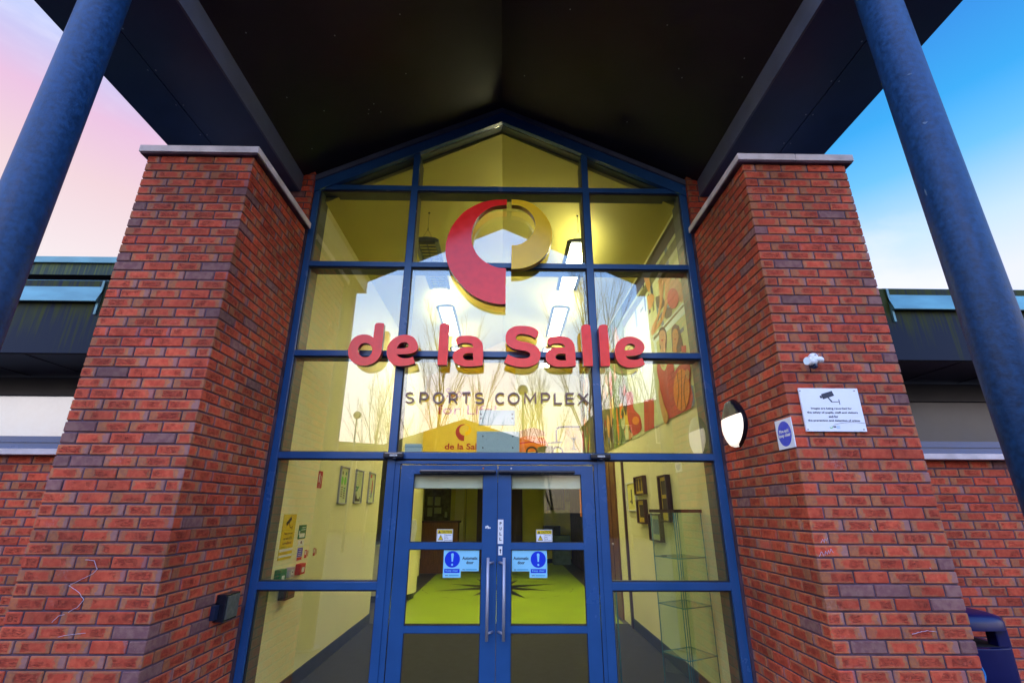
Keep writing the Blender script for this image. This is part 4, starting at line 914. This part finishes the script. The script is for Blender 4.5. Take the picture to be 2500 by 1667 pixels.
# far figures on the green panel
ms([(480,1120),(555,1105),(560,1200),(560,1330),(485,1360)], 'vest', O+.001)
ms([(345,1060),(385,1050),(400,1090),(402,1180),(450,1240),(465,1330),(440,1370),(400,1390),(365,1300),(350,1180)], 'vest', O+.003)
ms([(325,1075),(352,1060),(362,1150),(375,1260),(360,1350),(335,1300),(322,1190)], 'ypr', O+.002)
ms(el(420, 1275, 26, 32), 'ballp', O+.006); ms(el(322, 1290, 14, 50), 'pale', O+.004); ms([(290,1150),(318,1140),(320,1250),(300,1260)], 'orange', O+.002)
ms([(330,1350),(360,1330),(400,1390),(380,1420),(345,1420)], 'skin', O+.006)
rm = random.Random(8); cols = ['vest', 'orange', 'hair', 'ypr', 'skin', 'olive', 'bluepr', 'pale', 'midgreen', 'skin2', 'hair']
for k in range(150):
    y = rm.uniform(7.7, 12.4); z = rm.uniform(1.15, 3.2); ry, rz = rm.uniform(.03, .16), rm.uniform(.08, .32); n_ = rm.choice((5, 6, 7, 8)); ph = rm.uniform(0, 6)
    P_ = [(X_-.006-.0001*k, y+ry*math.cos(ph+6.283*i/n_)*rm.uniform(.6, 1.2), min(3.33, max(1.08, z+rz*math.sin(ph+6.283*i/n_)*rm.uniform(.6, 1.2)))) for i in range(n_)]
    mu.face(P_, rm.choice(cols))
for k in range(26):                       # gym equipment and bars behind the near figures
    y = rm.uniform(5.0, 7.5); z = rm.uniform(1.9, 2.95); l_ = rm.uniform(.15, .5); w_ = rm.uniform(.012, .05); v_ = rm.random() < .6
    mu.box(X_-.0052, X_-.0046, y, min(7.58, y+(w_*2 if v_ else l_)), z, z+(l_ if v_ else w_), rm.choice(['hair', 'olive', 'bluepr', 'offwhite']))
mu.build('side_mural', label='sports mural with two players and an orange ball on the right lobby wall', cat='mural')
# bulkhead mural: orange vehicle shape and bicycle, and yellow strip
bm_ = MB(); YM = YB-.004; SC = (980, 940, 5.004)
def bs(pts, m, off, sm=True): shape(bm_, SC, pts, m, off, Y=YM, sm=sm)
a, c = at(SC, 1440, 840, Y=YM), at(SC, 2140, 300, Y=YM); bm_.box(a.x, 1.98, YM-.002, YM, .99, 3.0, 'hallwall')
bs([(1442,640),(1560,620),(1740,640),(1790,720),(1830,815),(1442,815)], 'orange', .004); bs([(1442,560),(1600,520),(1740,560),(1760,620),(1442,640)], 'skin2', .003)
bs([(1442,700),(1600,685),(1760,690),(1770,705),(1600,700),(1442,720)], 'vest', .006)
bs([(2000,520),(2180,500),(2200,815),(1980,815)], 'ypr', .003); bs([(2060,640),(2140,640),(2125,660),(2115,700),(2118,760),(2140,790),(2060,790),(2090,760),(2092,690),(2080,660)], 'olive', .006)
bs([(1890,520),(1960,500),(2180,500),(2180,518),(1960,520),(1900,545)], 'hair', .006); bs([(1880,545),(1900,545),(1905,690),(1960,690),(1960,705),(1790,712),(1790,700),(1885,690)], 'hair', .0055, False)
for cx_ in (1592, 1905):
    P = [at(SC, x, y, Y=YM) for x, y in el(cx_, 815, 62, 58, 24)]; stroke(bm_, [(p.x, p.z) for p in P], .045, 'hair', YM-.011, YM-.009, True)
bs([(1660,760),(1760,740),(1850,745),(1860,815),(1660,815)], 'olive', .007)
bm_.build('back_mural', label='mural of an orange body and a bicycle on the far wall above the hall', cat='mural')
# yellow fringe panel on the side wall near the corner
# wall logo and slogan
w2 = thing('wall_emblem', 'small red and yellow crescent emblem with school name on the yellow far wall', 'emblem', (-1.05, YM, 1.5))
c0x, c0z = sum(p[0] for p in rc_)/len(rc_), sum(p[1] for p in rc_)/len(rc_)
tgt = at(SC, 745, 580, Y=YM); allx = [p[0] for p in rc_]+[p[0] for p in yc_]; allz = [p[1] for p in rc_]+[p[1] for p in yc_]
kx = (at(SC, 872, 0, Y=YM).x-at(SC, 686, 0, Y=YM).x)/(max(allx)-min(allx)); kz = (at(SC, 780, 475, Y=YM).z-at(SC, 780, 682, Y=YM).z)/(max(allz)-min(allz))
ox, oz = at(SC, 686, 0, Y=YM).x, at(SC, 780, 682, Y=YM).z
f2 = lambda pl: [(ox+(p[0]-min(allx))*kx, oz+(p[1]-min(allz))*kz) for p in pl]
solid_letter('red_crescent', w2, [f2(rc_)], YM-.004, .004, 'logored', 'logored'); solid_letter('yellow_crescent', w2, [f2(yc_)], YM-.004, .004, 'yel', 'yelside')
b = MB(); a = at(SC, 527, 785, Y=YM); c = at(SC, 735, 712, Y=YM)
a2, c2 = at(SC, 527, 785, Y=YM), at(SC, 1010, 712, Y=YM); text_into(b, 'de la Salle', ((a2.x+c2.x)/2, YM-.004, (a2.z+c2.z)/2), c2.x-a2.x, c2.z-a2.z, 'logored', bold=.028); b.build('school_name', w2)
b = MB(); a, c = at(SC, 440, 357, Y=YM), at(SC, 1165, 245, Y=YM); text_into(b, 'for Life!', ((a.x+c.x)/2, YM-.003, (a.z+c.z)/2), c.x-a.x, c.z-a.z, 'logored', bold=.004)
a, c = at(SC, 540, 180, Y=YM), at(SC, 850, 40, Y=YM); text_into(b, 'Sport', ((a.x+c.x)/2, YM-.003, (a.z+c.z)/2), c.x-a.x, c.z-a.z, 'logored', bold=.0)
b.build('wall_slogan', label='faint dark red slogan Sport for Life! on the yellow far wall', cat='lettering')

# boxes fixed inside above the doors
bx = lambda reg, x0, y0, x1, y1, Y: (at(reg, x0, y1, Y=Y), at(reg, x1, y0, Y=Y))
a, c = bx(SC, 945, 305, 1385, 480, 4.74); b = MB(); b.box(a.x, c.x, 4.74, 4.80, a.z, c.z, 'offwhite', .003)
for px in (970, 1355):
    for py in (355, 405): p = at(SC, px, py, Y=4.74); b.box(p.x-.008, p.x+.008, 4.735, 4.741, p.z-.008, p.z+.008, 'inkblk')
b.build('control_box', label='upper pale blue metal plate inside above the doors', cat='control box')
a, c = bx(SC, 915, 565, 1440, 815, 4.74); b = MB(); b.box(a.x, c.x, 4.74, 4.80, a.z-.01, c.z, 'offwhite', .003)
for px, py in ((995, 625), (1360, 625), (995, 765), (1360, 765)):
    p = at(SC, px, py, Y=4.74); b.tube((p.x, 4.737, p.z), (p.x, 4.741, p.z), .007, .007, 'inkblk', 12); b.face([(p.x-.004, 4.7365, p.z+.002), (p.x+.004, 4.7365, p.z+.002), (p.x, 4.7365, p.z+.014)], 'inkblk')
for px, py in ((1037, 587), (1107, 587), (1178, 587), (1290, 600), (1037, 663), (1178, 663), (1290, 650), (1175, 790)): p = at(SC, px, py, Y=4.74); b.tube((p.x, 4.737, p.z), (p.x, 4.741, p.z), .0028, .0028, 'inkblk', 8)
b.build('control_box', label='lower perforated pale blue metal plate resting on the door head', cat='control box')
a, c = bx(SC, 35, 715, 248, 812, 4.74); b = MB(); b.box(a.x, c.x, 4.74, 4.82, a.z-.01, c.z, 'offwhite', .006); b.box(a.x-.002, c.x+.002, 4.737, 4.82, a.z+.045, a.z+.049, 'cyan2'); b.build('junction_box', label='small pale blue junction box left above the door head', cat='junction box')
b = MB(); b.box(-.868, -.19, 4.755, 4.86, .1845, .40, 'white', .006); b.build('door_operator', label='white door operator housing seen through the left door', cat='door operator', group='door operator housings')
b = MB(); b.box(.055, .742, 4.755, 4.86, .1845, .40, 'white', .006); b.build('door_operator', label='white door operator housing seen through the right door', cat='door operator', group='door operator housings')

# ------------------------------------------------------------------ left lobby wall fittings
def lsign(name, y0, y1, z0, z1, m, label, cat='sign', deco=None, th=.004, **k):
    b = MB(); b.box(LX, LX+th, y0, y1, z0, z1, m, .001)
    if deco: deco(b, LX+th)
    return b.build(name, label=label, cat=cat, **k)
def d_cctv(b, x):
    b.box(x, x+.001, 4.99, 5.285, -.395, -.372, 'white'); b.box(x, x+.001, 4.99, 5.285, -.445, -.425, 'white')
    pts = [(5.055, -.135), (5.155, -.075), (5.175, -.105), (5.075, -.165)]
    b.prism([(x, y, z) for y, z in pts], (.0012, 0, 0), 'inkblk'); b.prism([(x, 5.12, -.13), (x, 5.13, -.13), (x, 5.165, -.18), (x, 5.155, -.182)], (.0012, 0, 0), 'inkblk'); b.box(x, x+.0012, 5.155, 5.21, -.185, -.178, 'inkblk'); b.box(x, x+.0012, 5.205, 5.212, -.20, -.165, 'inkblk')
    for k, t_ in enumerate(('These premises', 'are under CCTV', 'surveillance')): text_into(b, t_, (x+.0015, 5.137, -.235-k*.042), .20, .026, 'inkblk', wall='L', bold=.01)
    text_into(b, 'Operated by', (x+.0015, 5.06, -.355), .1, .016, 'inkblk', wall='L'); text_into(b, 'For the purpose of', (x+.0015, 5.09, -.412), .15, .014, 'inkblk', wall='L')
lsign('camera_poster', 4.985, 5.288, -.468, -.054, 'signyel', 'tall yellow camera surveillance poster on the left lobby wall', deco=d_cctv)
def d_green(b, x):
    b.box(x, x+.001, 5.42, 5.56, -.288, -.248, 'white'); b.box(x, x+.001, 5.47, 5.56, -.195, -.188, 'white'); b.box(x, x+.001, 5.45, 5.57, -.215, -.209, 'white'); b.box(x, x+.001, 5.40, 5.425, -.26, -.22, 'white')
lsign('exit_notice', 5.392, 5.588, -.302, -.165, 'signgreen', 'green notice with a white panel beside the yellow poster', deco=d_green)
lsign('small_notice', 5.42, 5.57, -.372, -.315, 'white', 'small white notice with a dark mark under the green notice', deco=lambda b, x: b.box(x, x+.001, 5.48, 5.51, -.35, -.325, 'ink'))
def d_br(b, x):
    b.box(x, x+.001, 5.431, 5.561, -.475, -.389, 'signblue'); b.box(x, x+.001, 5.431, 5.561, -.508, -.479, 'signred')
    for k in range(4): b.box(x+.001, x+.002, 5.45, 5.54, -.405-k*.019, -.400-k*.019, 'white')
lsign('fire_action_notice', 5.428, 5.563, -.510, -.386, 'white', 'blue and red fire action notice above the red call point', deco=d_br)
for (y0, y1, lab) in ((5.615, 5.757, 'small red and cream fire notice nearest the blue notice'), (5.863, 6.015, 'small red and cream fire notice farther along the wall')):
    lsign('fire_notice', y0, y1, -.508, -.412, 'cream', lab, group='small fire notices', deco=lambda b, x, y0=y0: (b.box(x, x+.001, y0+.012, y0+.07, -.500, -.420, 'signred'), b.box(x+.001, x+.002, y0+.022, y0+.05, -.47, -.43, 'white'), b.box(x, x+.001, y0+.08, y0+.12, -.49, -.43, 'skin2')))
def d_fb(b, x):
    b.box(x, x+.001, 5.76, 5.79, .285, .36, 'white'); b.prism([(x, 5.755, .36), (x, 5.795, .36), (x, 5.775, .395)], (.001, 0, 0), 'white'); b.box(x, x+.001, 5.82, 5.832, .27, .36, 'white'); text_into(b, 'Fire\npoint', (x+.0015, 5.80, .248), .07, .035, 'white', wall='L')
lsign('fire_point_sign', 5.737, 5.870, .222, .412, 'signred', 'red fire point sign high on the left lobby wall', deco=d_fb)
def d_fr(k):
    def d(b, x):
        pass
    return d
for i, (y0, y1, z0, z1, lab) in enumerate(((6.475, 6.817, .056, .53, 'silver poster frame with two green leaf shapes, nearest the glass'), (7.155, 7.523, .07, .54, 'silver poster frame with green and brown print, middle of three'), (7.87, 8.228, .084, .55, 'silver poster frame with a red and purple print, farthest of three'))):
    t = thing('poster_frame', lab, 'poster frame', (LX, (y0+y1)/2, z0), 'poster frames on the left lobby wall')
    b = MB()
    for q_ in ((y0, y0+.02, z0, z1), (y1-.02, y1, z0, z1), (y0, y1, z1-.018, z1), (y0, y1, z0, z0+.018)): b.box(LX, LX+.025, *q_, 'alu', .003)
    b.build('frame', t)
    b = MB(); x = LX+.008; b.box(LX, x, y0+.018, y1-.018, z0+.016, z1-.016, 'pale'); cy2 = (y0+y1)/2; h = z1-z0
    if i == 0:
        for s_ in (-.06, .06): b.ell((x, cy2+s_, z0+h*.62), (.001, .045, .055), 'lgreen', 16, 10)
        for s_ in (-.06, .07): b.ell((x, cy2+s_, z0+h*.82), (.001, .03, .025), 'signgreen' if s_ > 0 else 'olive', 12, 8)
        for k in range(5): b.box(x, x+.001, cy2-.08, cy2-.01, z0+.09+k*.028, z0+.105+k*.028, 'olive'); b.box(x, x+.001, cy2+.03, cy2+.09, z0+.07+k*.03, z0+.088+k*.03, 'signgreen' if k > 2 else 'olive')
    elif i == 1:
        for k in range(6): b.box(x, x+.001, cy2-.10, cy2+.10, z0+.26+k*.028, z0+.265+k*.028, 'olive')
        for k in range(7): b.ell((x, cy2-.05+random.uniform(-.05, .09), z0+.2+random.uniform(-.03, .03)), (.001, .025, .02), 'signgreen', 8, 6)
        b.prism([(x, cy2-.13, z0+.03), (x, cy2+.13, z0+.03), (x, cy2+.12, z0+.11), (x, cy2+.06, z0+.06), (x, cy2-.02, z0+.07), (x, cy2-.09, z0+.15)], (.001, 0, 0), 'hair')
    else:
        b.box(x, x+.001, cy2-.11, cy2+.0, z1-.085, z1-.035, 'signred'); b.ell((x, cy2+.05, z0+h*.5), (.001, .035, .13), 'vest', 14, 10); b.ell((x, cy2+.03, z0+h*.3), (.001, .045, .07), 'bluepr', 14, 10)
        for k in range(5): b.box(x, x+.001, cy2-.12, cy2-.03, z0+.06+k*.04, z0+.068+k*.04, 'olive')
    b.build('poster', t)
t = thing('fire_call_point', 'red fire alarm call point under the fire action notice', 'call point', (LX, 5.51, -.64)); b = MB(); b.box(LX, LX+.055, 5.44, 5.575, -.642, -.54, 'signred', .006); b.build('case', t); b = MB(); b.box(LX+.056, LX+.057, 5.475, 5.54, -.62, -.575, 'white'); b.build('break_glass', t)
t = thing('door_release', 'green emergency door release box low left on the lobby wall', 'door release', (LX, 5.05, -.70)); b = MB(); b.box(LX, LX+.055, 4.965, 5.115, -.70, -.545, 'signgreen', .006); b.build('case', t); b = MB(); b.box(LX+.056, LX+.057, 5.01, 5.07, -.65, -.60, 'white'); b.build('break_glass', t)
b = MB(); b.box(LX, LX+.05, 5.205, 5.300, -.64, -.548, 'alu', .004); b.box(LX+.05, LX+.052, 5.23, 5.28, -.615, -.57, 'white'); b.box(LX+.052, LX+.053, 5.245, 5.265, -.60, -.585, 'ink'); b.build('key_switch', label='grey key switch between the green and the red boxes', cat='switch')
b = MB(); b.box(LX, LX+.075, 5.12, 5.33, -.825, -.70, 'blackpl', .005); b.box(LX+.075, LX+.078, 5.16, 5.315, -.812, -.715, 'dkbrown', .001); b.build('card_reader', label='black wall box under the key switch, seen below the rail', cat='card reader')

# ------------------------------------------------------------------ right lobby wall pictures
def pic(name, y0, y1, z0, z1, frame, inner, th, label, art):
    t = thing(name, label, 'picture', (RX, (y0+y1)/2, z0), 'framed pictures on the right lobby wall'); b = MB(); w_ = .035
    for q_ in ((y0, y0+w_, z0, z1), (y1-w_, y1, z0, z1), (y0+w_, y1-w_, z1-w_*.55, z1), (y0+w_, y1-w_, z0, z0+w_*.55)): b.box(RX-th, RX, *q_, frame)
    b.build('frame', t); b = MB(); b.box(RX-th*.5, RX-.001, y0+w_, y1-w_, z0+w_*.5, z1-w_*.5, inner)
    for a0, a1, c0, c1, m in art: b.box(RX-th*.5-.002, RX-th*.5-.0001, y0+(y1-y0)*a0, y0+(y1-y0)*a1, z0+(z1-z0)*c0, z0+(z1-z0)*c1, m)
    b.build('print', t)
pic('picture', 7.60, 8.16, -.02, .41, 'white', 'hallwall', .03, 'white framed olive picture, farthest from the glass', [(.42, .56, .25, .75, 'olive'), (.45, .7, .3, .36, 'olive')])
pic('picture', 7.04, 7.56, .207, .466, 'dkbrown', 'ypr', .055, 'dark framed picture with three upright photos', [(.12, .30, .2, .85, 'hair'), (.38, .58, .2, .85, 'hair'), (.66, .86, .2, .85, 'hair')])
pic('picture', 7.09, 7.51, -.185, .141, 'dkbrown', 'ypr', .055, 'dark framed picture with one brown photo, under the three-photo one', [(.25, .78, .25, .78, 'hair')])
pic('picture', 6.02, 6.37, -.140, .41, 'dkbrown', 'ypr', .06, 'tall dark framed picture with two photos, nearest the glass', [(.2, .8, .58, .88, 'hair'), (.2, .8, .22, .50, 'hair')])
pic('picture', 6.44, 6.95, -.385, -.047, 'dkbrown', 'pale', .055, 'dark framed pale picture behind the top of the cabinet', [(.25, .75, .25, .8, 'bluepr')])

# ------------------------------------------------------------------ recess door, far hall
t = thing('lobby_side_door', 'tall brown timber door at the far end of the right lobby wall', 'door', (2.2, 9.1, G))
boxobj('door_leaf', 1.985, 2.018, 8.98, 9.80, G, .98, 'brown', t); boxobj('architrave', 1.985, 2.02, 8.345, 8.41, G, .92, 'dkbrown', t); boxobj('door_post', 1.975, 1.984, 9.33, 9.345, G, .98, 'dkbrown', t)
b = MB(); b.ell((1.96, 9.28, -.58), (.02, .02, .02), 'alu'); b.build('handle', t)
C1 = (960, 1140, 5.225); C2 = (1200, 1140, 5.225)
def hq(reg, x0, y0, x1, y1, Y): a, c = at(reg, x0, y1, Y=Y), at(reg, x1, y0, Y=Y); return a.x, c.x, a.z, c.z
x0, x1, z0, z1 = hq(C1, 385, 200, 745, 680, 17.85)
t = thing('notice_board', 'dark green notice board with pinned papers on the far hall wall', 'notice board', ((x0+x1)/2, 17.85, z0)); boxobj('board', x0, x1, 17.86, 17.889, z0, z1, 'olive', t)
for i, q_ in enumerate(((435, 375, 510, 485), (528, 380, 605, 488), (432, 515, 500, 625), (522, 515, 615, 590), (655, 570, 690, 640))):
    a0, a1, c0, c1 = hq(C1, *q_, 17.855); boxobj('pinned_paper', a0, a1, 17.852, 17.858, c0, c1, 'pale', t)
x0, x1, z0, z1 = hq(C1, 340, 685, 850, 1250, 15.0)
t = thing('reception_counter', 'brown timber counter in front of the notice board', 'counter', ((x0+x1)/2, 15, G)); boxobj('front', x0, x1-.05, 15.0, 15.5, G, z1-.05, 'brown', t); boxobj('top', x0-.03, x1, 14.95, 15.55, z1-.05, z1, 'dkbrown', t)
t = thing('hall_pillar', 'pale upright panel with a dark edge in the far hall', 'wall panel', (-.9, 17.8, G))
a0, a1, c0, c1 = hq(C1, 770, 200, 915, 955, 17.82); boxobj('panel', a0, a1, 17.82, 17.88, G, .97, 'cream', t); a0, a1, _, _ = hq(C1, 915, 200, 938, 955, 17.8); boxobj('edge_strip', a0, a1, 17.81, 17.88, G, .97, 'dkbrown', t)
a0, a1, c0, c1 = hq(C1, 1060, 200, 1135, 955, 17.8); a2, a3, _, _ = hq(C2, 250, 200, 392, 955, 17.8)
t = thing('hall_door', 'dark brown double door in the middle of the far hall wall', 'door', ((a0+a3)/2, 17.85, G)); boxobj('door_leaf', a0, (a0+a3)/2-.005, 17.80, 17.88, G, .9, 'dkbrown', t); boxobj('door_leaf', (a0+a3)/2+.005, a3, 17.80, 17.88, G, .9, 'dkbrown', t)
for i, (q_, lab) in enumerate((((705, 200, 925, 548), 'large dark framed picture on the far hall wall'), ((945, 200, 1035, 440), 'small dark framed picture right of the large one'))):
    a0, a1, c0, c1 = hq(C2, *q_, 17.85); t = thing('hall_picture', lab, 'picture', ((a0+a1)/2, 17.85, c0)); boxobj('frame', a0, a1, 17.86, 17.889, c0, c1, 'hair', t)
    b = MB()
    for k in range(9): xx = a0+(a1-a0)*(.12+.09*k); b.box(xx, xx+.03, 17.853, 17.859, c0+.08, c0+(c1-c0)*random.uniform(.3, .7), 'olive')
    b.build('print', t)
a0, a1, c0, c1 = hq(C2, 1090, 200, 1150, 630, 12.75)
b = MB(); b.box(a0+.1, a1+.12, 12.81, 12.84, c0, .97, 'orange'); b.build('hanging_banner', label='narrow orange banner hanging at the right of the hall', cat='banner')
t = thing('drinks_machine', 'dark drinks machine low against the far hall wall', 'drinks machine', (1.6, 17.5, G)); a0, a1, c0, c1 = hq(C2, 790, 750, 1000, 960, 17.3); boxobj('cabinet', a0, a1, 17.3, 17.85, G, c1-.3, 'bluepr', t); boxobj('top', a0-.3, a0+.25, 17.35, 17.84, c1-.29, c1, 'gasket', t)
# leaning white board and desk at the left opening
b = MB(); pts = [at(C1, x, y, Y=10.1) for x, y in ((238, 672), (290, 672), (302, 770), (268, 955), (212, 955))]; z_ = pts[-1].z
b.prism([(pts[0].x-.2, 10.1, pts[0].z), (pts[1].x, 10.1, pts[1].z), (pts[2].x, 10.1, pts[2].z), (pts[3].x, 10.1, pts[3].z), (pts[4].x-.2, 10.1, pts[4].z)], (0, .05, 0), 'white'); b.build('white_board', label='white board leaning at the left opening of the lobby', cat='board')
t = thing('reception_desk', 'curved cream reception desk on a dark plinth left of the green floor', 'desk', (-2.1, 10.6, G))
def desk(z0, z1, r, m, nm):
    b = MB(); P = [(-3.2, 10.45-r+.6)]+[(-2.25+.45*math.cos(R(a))+(r-.6)*math.cos(R(a)), 11.0+.55*math.sin(R(a))+(r-.6)*math.sin(R(a))) for a in range(-90, 91, 15)]+[(-3.2, 11.55+r-.6)]
    b.prism([(x, y, z0) for x, y in P], (0, 0, z1-z0), m); return b.build(nm, t)
desk(G+.12, -.72, .6, 'cream', 'front'); desk(G+.003, G+.119, .55, 'skirt', 'plinth'); desk(-.719, -.68, .64, 'pale', 'top')

# floor compass star
b = MB(); cx_, cy2 = -.13, 12.45; zf = G+.004
def dart(ang, ln, wd, m='darkfl'):
    a = R(ang); d = Vector((math.cos(a), math.sin(a))); n_ = Vector((-d.y, d.x)); b.face([(cx_, cy2, zf), (cx_+d.x*ln*.2+n_.x*wd, cy2+d.y*ln*.2+n_.y*wd, zf), (cx_+d.x*ln, cy2+d.y*ln, zf), (cx_+d.x*ln*.2-n_.x*wd, cy2+d.y*ln*.2-n_.y*wd, zf)], m)
for k in range(8): dart(22+45*k, 1.55 if k % 2 == 0 else 1.3, .17, 'star')
for k in range(24): dart(7+15*k, random.uniform(.8, 1.7), .014)
for k in range(30):
    a0 = 2*math.pi*k/30; a1 = a0+.13
    if k % 3: b.face([(cx_+1.75*math.cos(a0), cy2+1.75*math.sin(a0), zf), (cx_+1.75*math.cos(a1), cy2+1.75*math.sin(a1), zf), (cx_+1.735*math.cos(a1), cy2+1.735*math.sin(a1), zf), (cx_+1.735*math.cos(a0), cy2+1.735*math.sin(a0), zf)], 'darkfl')
b.build('compass_star', label='dark compass star laid in the green hall floor', cat='floor marking', recalc=False)
# display cabinet: square glass tower turned towards the doors
t = thing('display_cabinet', 'tall narrow glass display cabinet with a dark top, empty, behind the right pane', 'display cabinet', (1.76, 5.2, G))
K = [Vector((1.665, 4.95)), Vector((2.0, 5.12)), Vector((1.855, 5.45)), Vector((1.52, 5.28))]; kc = sum(K, Vector((0, 0)))/4
def quad(z0, z1, gr, m, nm, name_=True):
    b = MB(); b.prism([((kc+(k-kc)*gr).x, (kc+(k-kc)*gr).y, z0) for k in K], (0, 0, z1-z0), m); return b.build(nm, t)
quad(-.025, .006, 1.02, 'dkbrown', 'top'); quad(G+.003, G+.09, 1.0, 'dkbrown', 'base')
M['edge'] = mat('green_glass_edge', (.06, .28, .30), .15, ior=1.5)
for z in (-.443, -.866, -1.28):
    quad(z, z+.006, .97, 'cglass', 'glass_shelf'); b = MB()
    for i in range(4):
        a, c = kc+(K[i]-kc)*.975, kc+(K[(i+1) % 4]-kc)*.975; b.tube((a.x, a.y, z+.003), (c.x, c.y, z+.003), .0042, .0042, 'edge', 6)
    b.build('shelf_edge', t)
for i in range(4):
    a, c = K[i], K[(i+1) % 4]; d = (c-a).normalized()*.012; nn = Vector((d.y, -d.x)).normalized()*.003; b = MB()
    b.prism([((a+d).x, (a+d).y, G+.09), ((c-d).x, (c-d).y, G+.09), ((c-d).x, (c-d).y, -.026), ((a+d).x, (a+d).y, -.026)], (nn.x, nn.y, 0), 'cglass'); b.build('glass_side', t)
    b = MB()
    for q_ in (a+d*1.2, a+(K[i-1]-a).normalized()*.0145): b.tube((q_.x, q_.y, G+.09), (q_.x, q_.y, -.026), .0042, .0042, 'edge', 6)
    b.build('glass_edge', t)
# glass guard by the right mullion
t = thing('glass_guard', 'low glass guard panel standing just inside the right door jamb', 'glass guard', (1.03, 5.3, G)); boxobj('panel', 1.055, 1.065, 5.0, 5.9, G+.01, -.66, 'cglass', t); b = MB()
for yy in (5.0, 5.02): b.tube((1.06, yy, G), (1.06, yy, -.66), .006, .006, 'edge', 8)
b.tube((1.03, 5.05, G), (1.03, 5.05, -.66), .016, .016, 'alu', 12); b.build('edge_post', t)

# ------------------------------------------------------------------ behind the viewer: what the glass reflects
def tree(x, y, h, seed, label):
    rnd = random.Random(seed); t = thing('birch_tree', label, 'tree', (x, y, G), 'bare birch trees across the car park'); tk, br = MB(), MB()
    def grow(p, d, ln, r, lv):
        n = 3; q0 = p
        for i in range(n):
            d = (d+Vector((rnd.uniform(-.12, .12), rnd.uniform(-.12, .12), rnd.uniform(0, .10)))).normalized(); q1 = q0+d*ln/n; r1 = r*(1-.22*(i+1)/n*1.3)
            (tk if lv == 0 else br).tube(q0, q1, r*(1-.28*i/n), r*(1-.28*(i+1)/n), 'bark' if lv == 0 else 'twig', 7 if lv == 0 else 4 if lv < 3 else 3, False)
            if lv < 4:
                for k in range(rnd.choice((1, 2)) if lv else 2):
                    a = rnd.uniform(0, 6.28); sd = Vector((math.cos(a), math.sin(a), 0)); nd = (d*rnd.uniform(1.2, 1.9)+sd*rnd.uniform(.4, .75)+Vector((0, 0, .25))).normalized(); grow(q1, nd, ln*rnd.uniform(.42, .62), r*.42, lv+1)
            q0 = q1
        if lv < 4: grow(q0, d, ln*.62, r*.6, lv+1)
    grow(Vector((x, y, G)), Vector((0, 0, 1)), h*.56, .042+h*.0025, 0); tk.build('trunk', t); br.build('branches', t)
for i, (rx, D_, h, lab) in enumerate(((-.27, 24, 7.2, 'bare birch reflected at the left of the screen beside the far globe lamp'), (-.22, 26, 7.4, 'slim bare birch right of the far globe lamp'), (-.13, 19, 7.8, 'wide many-limbed bare birch above the crescent emblem reflection'), (-.05, 25, 7.6, 'bare birch between the two globe lamps'), (.02, 27, 7.6, 'bare birch just left of the near globe lamp'), (.10, 24, 7.4, 'bare birch just right of the near globe lamp'), (.185, 18, 9.2, 'tallest bare birch, reflected beside the right mullion'), (.25, 24, 8.6, 'bare birch reflected in the right pane'), (.29, 22, 8.2, 'bare birch at the right end of the row'))):
    tree(rx*D_, 9.41-D_, h, 11+i, lab)
for x, D_, z, lab in ((-6.7, 21.7, 4.0, 'tall lamp post with a round globe, left and farther off'), (.60, 15.8, 3.8, 'tall lamp post with a round globe, nearer the entrance')):
    t = thing('lamp_post', lab, 'lamp post', (x, 9.41-D_, G), 'globe lamp posts in the car park'); b = MB(); b.tube((x, 9.41-D_, G), (x, 9.41-D_, z-.15), .055, .035, 'lampbody', 12); b.build('pole', t); b = MB(); b.ell((x, 9.41-D_, z), (.18, .18, .18), 'globe', 24, 16); b.build('globe', t)
def house(x0, x1, D_, ze, zr, lab, m='render', nwin=3):
    y1 = 9.41-D_; y0 = y1-8; t = thing('house', lab, 'house', ((x0+x1)/2, y1, G)); boxobj('wall', x0, x1, y0, y1, G, ze, m, t); xm = (x0+x1)/2
    b = MB(); b.prism([(x0-.3, y1+.3, ze), (x1+.3, y1+.3, ze), (xm, y1+.3, zr)], (0, -8.6, 0), 'roof'); b.build('roof', t)
    for k in range(nwin):
        xx = x0+(x1-x0)*(k+.5)/nwin; fr = boxobj('window', xx-.7, xx+.7, y1, y1+.05, ze-2.2, ze-.9, 'white', t); boxobj('pane', xx-.62, xx+.62, y1+.051, y1+.06, ze-2.12, ze-.98, 'winglass2', fr)
house(-30, -9.6, 40, 4.9, 5.6, 'long low pale house at the far left behind the viewer', nwin=6); house(-9.4, 3.0, 38, 4.6, 6.7, 'low gabled pale house in the middle behind the viewer', nwin=4); house(6.8, 22, 34, 6.6, 8.2, 'taller pale house at the right behind the viewer', nwin=5)
